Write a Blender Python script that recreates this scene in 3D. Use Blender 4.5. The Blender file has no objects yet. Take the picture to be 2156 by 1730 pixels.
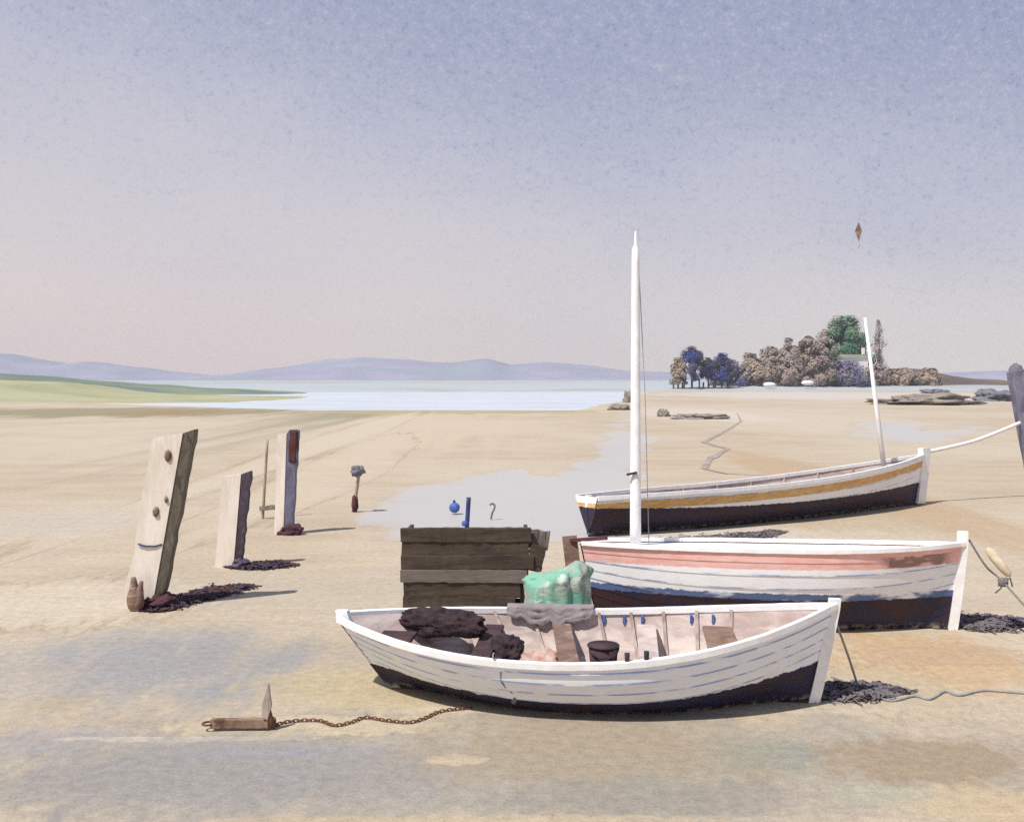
import bpy, bmesh, math, random
from mathutils import Vector, Matrix, noise as mn
random.seed(7)
sc = bpy.context.scene
COL = sc.collection
R = math.radians
# ------------------------------------------------------------------ survey
EYE = 3.2           # the painter's eye above the sand, m
FV, CX, HZ = 2096.0, 1078.0, 800.0      # survey of the picture: focal length, middle, horizon

def at(vx, vy, d):                      # a sighted point at distance d
    return Vector(((vx - CX) * d / FV, d, EYE - (vy - HZ) * d / FV))

def G(vx, vy, z=0.0):                   # a sighted point lying at height z
    d = (EYE - z) * FV / (vy - HZ)
    return Vector(((vx - CX) * d / FV, d, z))

def sm(a, b, x):
    t = min(1, max(0, (x - a) / (b - a)))
    return t * t * (3 - 2 * t)

def lin(c):
    return tuple((v / 255 / 12.92) if v / 255 <= .04045 else ((v / 255 + .055) / 1.055) ** 2.4 for v in c)

def alb(c, k=.675):
    g = sum(c) / 3                      # sun-bleached: a little greyer than seen
    c = tuple(v * .94 + g * .06 for v in c)
    return tuple(min(.9, v * k) for v in lin(c))

# ------------------------------------------------------------------ object helpers
def tag(o, label=None, cat=None, group=None, kind=None):
    if label: o['label'] = label
    if cat: o['category'] = cat
    if group: o['group'] = group
    if kind: o['kind'] = kind
    return o

def empty(name, loc, rz=0, label=None, cat=None, group=None):
    o = bpy.data.objects.new(name, None)
    o.empty_display_size = .2
    COL.objects.link(o)
    o.location = loc
    o.rotation_euler = (0, 0, rz)
    return tag(o, label, cat, group)

class MB:
    def __init__(s):
        s.v, s.f, s.sm, s.at = [], [], [], {}
    def add(s, vs, fs, smooth=False, **attrs):
        b = len(s.v)
        s.v += [Vector(p) for p in vs]
        s.f += [tuple(i + b for i in f) for f in fs]
        s.sm += [smooth] * len(fs)
        for k, vals in attrs.items():
            lst = s.at.setdefault(k, [])
            lst += [0.0] * (b - len(lst))
            lst += list(vals)
        return s
    def box(s, c, d, rot=None, rough=0.0, seg=1, seed=0, bevel=.06):
        """a chamfered box; seg > 1 subdivides along its longest side and rough makes it uneven"""
        bm = bmesh.new()
        bmesh.ops.create_cube(bm, size=1)
        for v in bm.verts:
            v.co = Vector((v.co.x * d[0], v.co.y * d[1], v.co.z * d[2]))
        ax = max(range(3), key=lambda i: d[i])
        if bevel:
            bmesh.ops.bevel(bm, geom=bm.edges[:], offset=min(d) * bevel, segments=1, affect='EDGES')
        if seg > 1:
            es = [e for e in bm.edges if abs((e.verts[0].co - e.verts[1].co)[ax]) > d[ax] * .5]
            bmesh.ops.subdivide_edges(bm, edges=es, cuts=seg)
        M = rot if rot is not None else Matrix.Identity(3)
        vs = []
        for v in bm.verts:
            p = v.co.copy()
            if rough:
                n = mn.noise_vector(p * (3.2 / max(min(d) * 4, .05)) + Vector((seed * 7.1, seed * 3.3, 1.7)))
                p += Vector((n.x, n.y, n.z)) * rough
            vs.append(M @ p + Vector(c))
        bm.verts.index_update()
        fs = [tuple(v.index for v in f.verts) for f in bm.faces]
        bm.free()
        return s.add(vs, fs)
    def bar(s, p, q, w, h, rough=0, seg=1, seed=0, up=Vector((0, 0, 1)), bevel=.08):
        p, q = Vector(p), Vector(q)
        z = (q - p).normalized()
        if abs(z.dot(up)) > .98: up = Vector((0, 1, 0))
        x = up.cross(z).normalized()
        y = z.cross(x)
        M = Matrix((x, y, z)).transposed()
        return s.box((p + q) / 2, (w, h, (q - p).length), M, rough, seg, seed, bevel)
    def tube(s, path, rad, n=10, cap=True, smooth=True):
        path = [Vector(p) for p in path]
        m = len(path)
        rr = rad if hasattr(rad, '__len__') else [rad] * m
        vs, fs = [], []
        prev = None
        for i, p in enumerate(path):
            t = (path[min(i + 1, m - 1)] - path[max(i - 1, 0)]).normalized()
            if prev is None:
                a = Vector((0, 0, 1)) if abs(t.z) < .9 else Vector((1, 0, 0))
                x = a.cross(t).normalized()
            else:
                x = (prev - t * prev.dot(t)).normalized()
            prev = x
            y = t.cross(x)
            for k in range(n):
                a = 2 * math.pi * k / n
                vs.append(p + (x * math.cos(a) + y * math.sin(a)) * rr[i])
        for i in range(m - 1):
            for k in range(n):
                k2 = (k + 1) % n
                fs.append((i * n + k, i * n + k2, (i + 1) * n + k2, (i + 1) * n + k))
        if cap:
            fs.append(tuple(range(n - 1, -1, -1)))
            fs.append(tuple((m - 1) * n + k for k in range(n)))
        return s.add(vs, fs, smooth)
    def ball(s, c, r, sub=3, rough=0, freq=1.5, seed=0, flat_z=None, smooth=True):
        bm = bmesh.new()
        bmesh.ops.create_icosphere(bm, subdivisions=sub, radius=1)
        rx, ry, rz = r if hasattr(r, '__len__') else (r, r, r)
        vs = []
        for v in bm.verts:
            p = v.co.copy()
            k = 1 + (rough * mn.fractal(p * freq + Vector((seed * 5.3, seed, 2)), .8, 2.1, 4) if rough else 0)
            p = Vector((p.x * rx * k, p.y * ry * k, p.z * rz * k)) + Vector(c)
            if flat_z is not None: p.z = max(p.z, flat_z)
            vs.append(p)
        bm.verts.index_update()
        fs = [tuple(v.index for v in f.verts) for f in bm.faces]
        bm.free()
        return s.add(vs, fs, smooth)
    def build(s, name, m, parent=None):
        me = bpy.data.meshes.new(name)
        me.from_pydata([tuple(v) for v in s.v], [], s.f)
        me.polygons.foreach_set('use_smooth', s.sm)
        for k, vals in s.at.items():
            vals = vals + [0.0] * (len(s.v) - len(vals))
            a = me.attributes.new(k, 'FLOAT', 'POINT')
            a.data.foreach_set('value', vals)
        me.update()
        if m: me.materials.append(m)
        o = bpy.data.objects.new(name, me)
        COL.objects.link(o)
        if parent: o.parent = parent
        return o

# ------------------------------------------------------------------ materials
class NT:
    def __init__(s, m):
        s.n, s.l = m.node_tree.nodes, m.node_tree.links
    def node(s, t, **kw):
        n = s.n.new(t)
        for k, v in kw.items(): setattr(n, k, v)
        return n
    def put(s, sock, v):
        if isinstance(v, bpy.types.NodeSocket): s.l.new(v, sock)
        elif v is not None:
            if sock.type == 'RGBA' and len(v) == 3: v = (*v, 1)
            sock.default_value = v
    def math(s, op, a, b=None, c=None, clamp=False):
        n = s.node('ShaderNodeMath', operation=op, use_clamp=clamp)
        s.put(n.inputs[0], a)
        if b is not None: s.put(n.inputs[1], b)
        if c is not None: s.put(n.inputs[2], c)
        return n.outputs[0]
    def vmath(s, op, a, b=None, scale=None):
        n = s.node('ShaderNodeVectorMath', operation=op)
        s.put(n.inputs[0], a)
        if b is not None: s.put(n.inputs[1], b)
        if scale is not None: s.put(n.inputs['Scale'], scale)
        return n.outputs['Value'] if op in ('LENGTH', 'DOT_PRODUCT', 'DISTANCE') else n.outputs[0]
    def noise(s, vec, scale, detail=4, rough=.55, col=False, dist=0):
        n = s.node('ShaderNodeTexNoise')
        if vec is not None: s.l.new(vec, n.inputs['Vector'])
        n.inputs['Scale'].default_value = scale
        n.inputs['Detail'].default_value = detail
        n.inputs['Roughness'].default_value = rough
        n.inputs['Distortion'].default_value = dist
        return n.outputs['Color'] if col else n.outputs[0]
    def rng(s, v, a, b, c=0.0, d=1.0, smooth=True):
        n = s.node('ShaderNodeMapRange', interpolation_type='SMOOTHSTEP' if smooth else 'LINEAR')
        s.put(n.inputs[0], v)
        for i, x in zip((1, 2, 3, 4), (a, b, c, d)): s.put(n.inputs[i], x)
        return n.outputs[0]
    def mix(s, f, a, b, mode='MIX'):
        n = s.node('ShaderNodeMix', data_type='RGBA', blend_type=mode)
        s.put(n.inputs[0], f); s.put(n.inputs[6], a); s.put(n.inputs[7], b)
        return n.outputs[2]
    def coord(s, which='Object'):
        return s.node('ShaderNodeTexCoord').outputs[which]
    def scale(s, vec, k):
        n = s.node('ShaderNodeMapping'); s.l.new(vec, n.inputs[0]); n.inputs['Scale'].default_value = k
        return n.outputs[0]
    def attr(s, name):
        return s.node('ShaderNodeAttribute', attribute_name=name).outputs['Fac']
    def bump(s, h, strength=.3, dist=.02):
        n = s.node('ShaderNodeBump'); s.l.new(h, n.inputs['Height'])
        n.inputs['Strength'].default_value = strength; n.inputs['Distance'].default_value = dist
        return n.outputs[0]

def newmat(name):
    m = bpy.data.materials.new(name)
    m.use_nodes = True
    t = NT(m)
    return m, t, t.n['Principled BSDF']

def mat(name, c1, c2=None, scale=4, rough=.8, stretch=(1, 1, 1), bump=.25, bdist=.01, grain=.12, spec=.25, c3=None):
    """a wash of two or three pigments mottled over the thing, with fine grain"""
    m, t, b = newmat(name)
    co = t.scale(t.coord(), stretch)
    c2 = c2 or tuple(v * .75 for v in c1)
    w = t.rng(t.noise(co, scale, 5, .6, dist=.6), .35, .65)
    c = t.mix(w, c1, c2)
    if c3:
        c = t.mix(t.rng(t.noise(co, scale * .6 + 1.3, 3, .6), .52, .66), c, c3)
    g = t.noise(t.coord(), scale * 14, 3, .7)
    c = t.mix(grain, c, t.mix(g, (.1, .1, .12), (1, 1, 1)), 'OVERLAY')
    t.put(b.inputs['Base Color'], c)
    b.inputs['Roughness'].default_value = rough
    b.inputs['Specular IOR Level'].default_value = spec
    t.put(b.inputs['Normal'], t.bump(t.noise(co, scale * 6, 6, .7), bump, bdist))
    return m

def hull_mat(name, bands, bottom, bottom2, wl, wl_rise=0.0, seam=(.20, .30, .58), boot=None, rust=None, aft=1):
    """hull paint: `bands` below the sheer, ragged antifouling under the waterline, broken blue seams"""
    m, t, b = newmat(name)
    co = t.coord()
    top, hz, sd, xx = t.attr('top'), t.attr('hz'), t.attr('seam'), t.attr('xt')
    n1 = t.noise(t.scale(co, (1.5, 1, 6)), 3, 4, .6)
    n2 = t.noise(co, 9, 5, .65)
    white1, white2 = (.87, .88, .90), (.83, .82, .81)
    c = t.mix(t.rng(n1, .42, .7), white1, white2)
    wob = t.math('MULTIPLY_ADD', n2, .05, -.025)
    tw = t.math('ADD', top, wob)
    # seams: thin blue lines that come and go along the plank
    nb = t.noise(t.scale(co, (1.1, 1, 9)), 2.3, 3, .6)
    sf = t.math('MULTIPLY', t.rng(sd, .008, .024, 1, 0), t.rng(nb, .40, .52))
    c = t.mix(t.math('MULTIPLY', sf, .9), c, seam)
    for (a, bb, ca, cb) in bands:
        f = t.math('MULTIPLY', t.rng(tw, a - .008, a + .008), t.rng(tw, bb - .01, bb + .01, 1, 0))
        c = t.mix(f, c, t.mix(t.rng(n1, .35, .65), ca, cb))
    if rust:
        rx, ra, rb, rc = rust
        f = t.math('MULTIPLY', t.rng(t.math('ADD', xx, wob), rx, rx + .03), t.math('MULTIPLY', t.rng(tw, ra, ra + .02), t.rng(tw, rb, rb + .02, 1, 0)))
        f = t.math('MULTIPLY', f, t.rng(t.math('ADD', xx, wob), .93, .97, 1, 0))
        f = t.math('MULTIPLY', f, t.rng(t.noise(t.scale(co, (1, 1, 4)), 2.5, 3), .36, .5))
        c = t.mix(f, c, rc)
    # waterline rising a little to the ends
    e = t.math('ABSOLUTE', t.math('MULTIPLY_ADD', xx, 2.0, -1.0))
    wlv = t.math('ADD', t.math('MULTIPLY', t.math('MULTIPLY', t.math('POWER', e, 2.0), wl_rise), t.rng(xx, .3, .6, aft, 1)), wl)
    h = t.math('SUBTRACT', t.math('ADD', hz, t.math('MULTIPLY', wob, 1.6)), wlv)
    if boot:
        f = t.math('MULTIPLY', t.rng(h, boot[0], boot[0] + .012, 1, 0), t.rng(t.noise(t.scale(co, (1, 1, 3)), 1.6, 3), .36, .5))
        c = t.mix(f, c, boot[1])
    bf = t.rng(h, -.006, .006, 1, 0)
    bc = t.mix(t.rng(t.noise(t.scale(co, (1, 1, 2.5)), 1.7, 4, .65), .4, .6), bottom, bottom2)
    bc = t.mix(t.rng(n2, .66, .76), bc, tuple(v * 1.6 + .01 for v in bottom2))
    c = t.mix(bf, c, bc)
    # grime splashed up from the sand
    c = t.mix(t.math('MULTIPLY', t.rng(hz, .0, .10, 1, 0), t.rng(n2, .45, .62)), c, (.42, .36, .28))
    c = t.mix(.10, c, t.mix(t.noise(co, 70, 3, .7), (.1, .1, .12), (1, 1, 1)), 'OVERLAY')
    t.put(b.inputs['Base Color'], c)
    b.inputs['Roughness'].default_value = .55
    b.inputs['Specular IOR Level'].default_value = .3
    t.put(b.inputs['Normal'], t.bump(t.noise(t.scale(co, (1, 3, 6)), 18, 5, .7), .2, .006))
    return m

M = {}
M['white'] = mat('white_paint', (.88, .88, .87), (.80, .77, .74), 5, .55)
M['cream'] = mat('cream_lining', (.60, .51, .46), (.40, .31, .28), 2.2, .7, (1, 1, 3))
M['rib'] = mat('rib_wood', (.52, .43, .38), (.33, .25, .23), 5, .8)
M['brown'] = mat('brown_wood', (.26, .17, .12), (.16, .10, .08), 4, .8, (1, 1, 3), c3=(.33, .25, .2))
M['warm'] = mat('warm_wood', (.42, .30, .22), (.30, .20, .15), 4, .8)
M['dark'] = mat('dark_purple_wood', (.045, .028, .035), (.085, .045, .045), 5, .85)
M['net'] = mat('dark_net', (.032, .022, .030), (.075, .045, .045), 9, .95, bump=.9, bdist=.03)
M['pale'] = mat('bleached_timber', (.78, .71, .62), (.66, .58, .48), 2.2, .85, (2, 2, .5), .5)
M['weedy'] = mat('weedy_timber', (.13, .115, .085), (.20, .175, .13), 3.5, .9, (2, 2, .7), .7, .02, c3=(.085, .07, .055))  # shaded side of the tallest post, put into the colour
M['purple'] = mat('purple_timber', (.085, .05, .055), (.12, .10, .14), 3, .9, (2, 2, .7), .6, .02, c3=(.05, .045, .10))  # dark colour for the shortest post's shaded side and foot
M['blueg'] = mat('blue_grey_timber', (.20, .20, .27), (.13, .12, .19), 2.6, .9, (2, 2, .7), .6, .02, c3=(.26, .24, .26))  # fender, leaning post, and one breakwater post's shaded side
M['maroon'] = mat('maroon_timber', (.10, .038, .035), (.065, .03, .045), 4, .9, bump=.6)  # also the lump added to thicken the shadow at the tallest post's base
M['tan'] = mat('tan_stake', (.42, .33, .24), (.30, .22, .16), 6, .9)
M['navy'] = mat('navy_paint', (.03, .045, .16), (.06, .07, .17), 3, .8)
M['cobalt'] = mat('cobalt_paint', (.05, .10, .36), (.10, .17, .42), 8, .6)
M['tar'] = mat('tarred_board', (.062, .046, .034), (.088, .066, .048), 2.0, .9, (.6, 1, 4), .6, .012, c3=(.05, .034, .028))
M['tar2'] = mat('faded_board', (.19, .155, .135), (.13, .105, .09), 2.0, .9, (.6, 1, 4), .6, .012)
M['rust'] = mat('rusty_iron', (.20, .085, .045), (.11, .06, .045), 14, .9, bump=.7)
M['anchor'] = mat('anchor_iron', (.30, .21, .14), (.20, .13, .09), 8, .9, bump=.6, c3=(.14, .065, .045))
M['rope'] = mat('grey_rope', (.24, .22, .20), (.16, .15, .15), 30, .95, bump=.8)
M['bluerope'] = mat('blue_grey_rope', (.22, .25, .29), (.36, .33, .29), 12, .95, bump=.8)
M['whiterope'] = mat('white_rope', (.82, .80, .77), (.7, .67, .62), 20, .9)
M['rock'] = mat('wet_rock', (.20, .17, .145), (.30, .26, .22), .6, .7, bump=.8, bdist=.1)
M['slate'] = mat('slate_rock', (.13, .13, .16), (.20, .19, .21), .7, .7, bump=.8, bdist=.1)
M['weed'] = mat('seaweed', (.13, .105, .12), (.20, .17, .165), 2.5, .75, bump=.9, bdist=.03, c3=(.08, .06, .075))  # dark ground strands, also those added to the bow shadows
M['canvas'] = mat('grey_canvas', (.20, .17, .17), (.30, .26, .26), 3, .9, bump=.5)
M['black'] = mat('black_iron', (.02, .02, .025), (.04, .035, .04), 9, .6)
M['roof'] = mat('russet_roof', (.20, .13, .075), (.14, .10, .08), .5, .9)
M['bark'] = mat('bark', (.16, .11, .09), (.10, .075, .065), 1, .95)
M['cork'] = mat('cork_float', (.66, .60, .44), (.55, .45, .30), 7, .9)

# ------------------------------------------------------------------ sand
POOLS = [   # tidal pools: outlines sighted on the sand
    [(770, 1085), (845, 1030), (950, 1012), (1085, 985), (1175, 1005), (1245, 960), (1275, 900), (1322, 880), (1340, 960), (1335, 1060), (1310, 1125), (1170, 1140), (1050, 1118), (900, 1120), (830, 1135)],
    [(1775, 905), (1830, 888), (1905, 890), (1975, 905), (2070, 895), (2020, 915), (1985, 932), (1900, 930), (1850, 918)],
]
POOLW = [[G(*p).to_2d() for p in pl] for pl in POOLS]

def inpoly(p, poly):
    ins, best = False, 1e9
    n = len(poly)
    for i in range(n):
        a, b = poly[i], poly[(i + 1) % n]
        if (a.y > p.y) != (b.y > p.y) and p.x < (b.x - a.x) * (p.y - a.y) / (b.y - a.y) + a.x: ins = not ins
        ab = b - a
        t = max(0, min(1, (p - a).dot(ab) / ab.length_squared))
        best = min(best, (a + ab * t - p).length)
    return best if ins else -best

def H(x, y):
    if y > 460 or y < -20: base = 0
    else: base = .018 * mn.fractal(Vector((x * .35, y * .22, 3.1)), 1, 2, 3) - .012
    if 14 < y < 90:
        for pl in POOLW:
            sd = inpoly(Vector((x, y)), pl)
            w = 1.2 if y < 45 else 3
            sd += w * .5 * mn.noise(Vector((x * .9 / w, y * .45 / w, 8)))
            base -= .03 * sm(-w * .8, w, sd)
    shore = 117 + 4 * mn.noise(Vector((x * .03, 2.2, 0))) + .03 * x + .9 * max(0, -x - 22)
    shore += 400 * sm(-5, 9, x - .125 * y + 5 * mn.noise(Vector((x * .03, y * .02, 6))))
    base -= 1.8 * sm(shore - 12, shore + 26, y)
    return base

def pool_at(x, y):
    if not 14 < y < 90: return 0
    k = 0
    for pl in POOLW:
        w = 1.0 if y < 45 else 3
        sd = inpoly(Vector((x, y)), pl) + w * .8 * mn.fractal(Vector((x * .7 / w, y * .35 / w, 8)), .8, 2, 4)
        k = max(k, sm(-w * .55, w * .7, sd))
    return k

def sand_material():
    m, t, b = newmat('beach_sand')
    pos = t.node('ShaderNodeNewGeometry').outputs['Position']
    p2 = t.vmath('MULTIPLY', pos, (1, 1, 0))
    c = t.mix(t.rng(t.noise(t.scale(p2, (.25, .6, 1)), 1.0, 5, .6), .38, .62), alb((217, 198, 168)), alb((204, 186, 158)))
    c = t.mix(t.rng(t.noise(t.scale(p2, (.06, .05, 1)), 1.0, 4, .6), .4, .62), c, alb((220, 205, 180)))
    wet = None
    # washes of damp, algae and dry sand, sky reflection put into the wet greys: middle, half-width, half-height as sighted, colour, strength, softness, wetness
    W = [
        (1900, 836, 560, 14, (228, 220, 210), .9, .5, .0),
        (1078, 1640, 1500, 190, (182, 174, 158), .85, .5, .0),
        (110, 1000, 460, 190, (168, 163, 132), 1.0, .7, .0),
        (200, 868, 560, 13, (160, 150, 112), .9, .5, .0),
        (330, 870, 130, 10, (172, 140, 100), .6, .5, .0),
        (950, 866, 420, 7, (196, 182, 138), .9, .5, .0),
        (850, 925, 430, 60, (226, 208, 180), .8, .6, .0),
        (1700, 890, 420, 45, (224, 208, 184), .8, .6, .0),
        (2110, 1130, 200, 190, (206, 176, 138), .8, .5, .0),
        (1960, 1400, 300, 90, (216, 184, 140), .9, .5, .0),
        (1800, 1095, 240, 30, (205, 185, 150), .7, .5, .0),
        (330, 1050, 120, 190, (226, 211, 186), .8, .4, .0),
        (560, 1060, 150, 150, (224, 208, 180), .7, .4, .0),
        (120, 1270, 330, 55, (226, 212, 186), .9, .4, .0),
        (640, 1250, 520, 70, (208, 196, 174), .6, .6, .1),
        (300, 1420, 560, 130, (164, 166, 168), .85, .85, .4),
        (430, 1455, 130, 28, (150, 157, 166), .5, .9, .4),
        (90, 1560, 210, 45, (176, 173, 174), .8, .8, .3),
        (120, 1480, 110, 30, (196, 178, 146), .6, .7, .2),
        (780, 1445, 330, 60, (206, 190, 150), .85, .5, .0),
        (640, 1525, 340, 26, (216, 200, 166), .9, .3, .0),
        (380, 1551, 310, 7, (220, 208, 188), .9, .3, .0),
        (420, 1640, 800, 120, (164, 161, 156), .9, .7, .3),
        (560, 1580, 330, 20, (164, 164, 172), .6, .8, .35),
        (1250, 1600, 520, 125, (178, 163, 138), .95, .6, .1),
        (1350, 1680, 420, 60, (166, 160, 146), .85, .6, .2),
        (1620, 1590, 150, 50, (164, 164, 144), .8, .6, .3),
        (1690, 1575, 70, 28, (156, 162, 154), .6, .8, .3),
        (1960, 1600, 260, 60, (176, 156, 128), .9, .35, .0),
        (1850, 1665, 140, 24, (190, 190, 162), .8, .5, .2),
        (1900, 1455, 150, 60, (206, 190, 156), .6, .3, .0),
        (1980, 1375, 190, 24, (208, 176, 140), .8, .3, .0),
        (2080, 1690, 180, 60, (214, 192, 152), .8, .5, .0),
        (1000, 1722, 700, 14, (214, 194, 156), .7, .5, .0),
        (960, 1595, 75, 13, (214, 196, 164), .8, .3, .0),
        (1470, 1125, 260, 25, (226, 216, 200), .8, .5, .0),
        (1300, 1490, 620, 14, (222, 208, 180), .7, .5, .0),
        (1500, 875, 160, 20, (232, 222, 208), .6, .6, .0),
        (100, 1100, 260, 40, (212, 202, 184), .7, .6, .1),
    ]
    for i, (cx, cy, rx, ry, colr, k, soft, wt) in enumerate(W):
        g = G(cx, cy)
        hx = rx * g.y / FV
        y0, y1 = G(cx, cy + ry).y, G(cx, max(cy - ry, 822)).y
        gy = (y0 + y1) / 2
        hy = (y1 - y0) / 2
        q = t.vmath('MULTIPLY', t.vmath('SUBTRACT', p2, (g.x, gy, 0)), (1 / hx, 1 / hy, 0))
        nz = t.noise(t.vmath('ADD', t.vmath('MULTIPLY', q, (rx / max(ry, 40) * .8 + .4, 1, 0)), (i * 3.7, i * 1.9, 0)), 1.3, 5, .62)
        r = t.math('ADD', t.vmath('LENGTH', q), t.math('MULTIPLY_ADD', nz, 1.5, -.75))
        f = t.rng(r, 1 - soft, 1.0, k, 0)
        c = t.mix(f, c, alb(colr))
        if soft < .45:      # a drying line round the patch
            rim = t.math('MULTIPLY', t.rng(r, .93, .99), t.rng(r, .99, 1.05, 1, 0))
            c = t.mix(t.math('MULTIPLY', rim, .45), c, alb((176, 148, 112)))
        if wt:
            wet = t.math('MULTIPLY', f, wt) if wet is None else t.math('MAXIMUM', wet, t.math('MULTIPLY', f, wt))
    # streaks, grain
    s = t.noise(t.scale(p2, (.5, 2.2, 1)), 1.4, 6, .65)
    c = t.mix(t.rng(s, .3, .7, 0, .22), c, alb((176, 158, 136)))
    dist = t.math('MAXIMUM', t.node('ShaderNodeSeparateXYZ').outputs[1], 6.0)
    sep = dist.node.inputs[0].links[0].from_node
    t.l.new(pos, sep.inputs[0])
    g1 = t.noise(p2, 42, 3, .75)
    g2 = t.noise(p2, 9, 4, .7)
    gg = t.math('ADD', t.math('MULTIPLY', g1, .55), t.math('MULTIPLY', g2, .45))
    c = t.mix(.5, c, t.mix(t.rng(gg, .3, .7, smooth=False), (.16, .15, .17), (.86, .85, .82)), 'OVERLAY')
    # standing wet in the hollows: sky sheen put into the pale colour, smooth, with a drying edge
    pool = t.attr('pool')
    pf = t.rng(t.math('ADD', pool, t.math('MULTIPLY_ADD', g2, .5, -.25)), .05, .95)
    edge = t.math('MULTIPLY', t.rng(pool, .08, .25), t.rng(pool, .25, .5, 1, 0))
    c = t.mix(t.math('MULTIPLY', edge, .15), c, alb((178, 160, 134)))
    c = t.mix(t.math('MULTIPLY', pf, .78), c, alb((214, 213, 211)))
    wet = t.math('MAXIMUM', wet, t.math('MULTIPLY', pf, .62))
    t.put(b.inputs['Base Color'], c)
    t.put(b.inputs['Roughness'], t.math('MULTIPLY_ADD', wet, -.75, .95))
    b.inputs['Specular IOR Level'].default_value = .3
    rip = t.noise(t.scale(p2, (.8, 2.6, 1)), 1.6, 7, .62, dist=.7)
    t.put(b.inputs['Normal'], t.bump(t.math('ADD', rip, t.math('MULTIPLY', g1, .12)), .35, .05))
    return m

def ground():
    ys = [-140, -70, -30, -12, -4, 0, 2.5]
    y = 4.0
    while y < 420:
        ys.append(y); y *= 1.0135
    ys += [600, 900, 1300]
    NC = 260
    vs, fs = [], []
    for y in ys:
        w = max(9 + 1.15 * max(y, 0), 60 if y < 3 else 0, 0)
        if y > 430: w = 1450
        for k in range(NC + 1):
            s_ = 2 * k / NC - 1
            kk = .5 * s_ + .5 * s_ ** 5
            x = kk * w * (1.7 if y <= 430 else 1)
            vs.append((x, y, H(x, y)))
    n = NC + 1
    for j in range(len(ys) - 1):
        for k in range(NC):
            fs.append((j * n + k, j * n + k + 1, (j + 1) * n + k + 1, (j + 1) * n + k))
    mb = MB(); mb.add(vs, fs, True, pool=[pool_at(v[0], v[1]) for v in vs])
    tag(mb.build('ground', sand_material()), kind='structure')
ground()

def water_mat(name, col, rough, bs, bumpv):
    m, t, b = newmat(name)
    pos = t.node('ShaderNodeNewGeometry').outputs['Position']
    c = t.mix(t.rng(t.noise(t.scale(pos, (.05, .2, 1)), 1, 4), .4, .6), col, tuple(v * 1.15 for v in col))
    t.put(b.inputs['Base Color'], c)
    b.inputs['Roughness'].default_value = rough
    b.inputs['IOR'].default_value = 1.33
    t.put(b.inputs['Normal'], t.bump(t.noise(t.scale(pos, bs), 1, 5, .6), bumpv, .1))
    return m
M['sea'] = water_mat('sea_water', (.50, .53, .565), .4, (.4, 1.2, 1), .2)
vs = [(-1450, 95, -.35), (1450, 95, -.35), (1450, 1300, -.35), (-1450, 1300, -.35)]
tag(MB().add(vs, [(0, 1, 2, 3)]).build('sea', M['sea']), kind='structure')

# rivulet draining across the far sand
def strip(name, pts, w, m, z=.012, label=None):
    P = [G(*p) for p in pts]
    dense = []
    for i in range(len(P) - 1):
        for k in range(8): dense.append(P[i].lerp(P[i + 1], k / 8))
    dense.append(P[-1])
    vs, fs = [], []
    for i, p in enumerate(dense):
        tt = (dense[min(i + 1, len(dense) - 1)] - dense[max(i - 1, 0)]).normalized()
        nrm = Vector((-tt.y, tt.x, 0))
        ww = w * (.6 + .8 * abs(mn.noise(p * .3))) * (.25 + .75 * math.sin(math.pi * min(1, max(0, (i + .6) / len(dense)))))
        for s_ in (-1, 1):
            q = p + nrm * s_ * ww
            vs.append((q.x, q.y, H(q.x, q.y) + z))
    for i in range(len(dense) - 1):
        fs.append((2 * i, 2 * i + 1, 2 * i + 3, 2 * i + 2))
    return MB().add(vs, fs, True).build(name, m)
M['wetsand'] = mat('wet_channel_sand', alb((178, 158, 138)), alb((200, 182, 160)), 1.2, .45, bump=.3)
tag(strip('rivulet', [(1552, 868), (1560, 886), (1530, 905), (1482, 930), (1532, 944), (1495, 965), (1482, 985), (1530, 996), (1680, 1002)], .2, M['wetsand'], .02), kind='structure')

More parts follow.
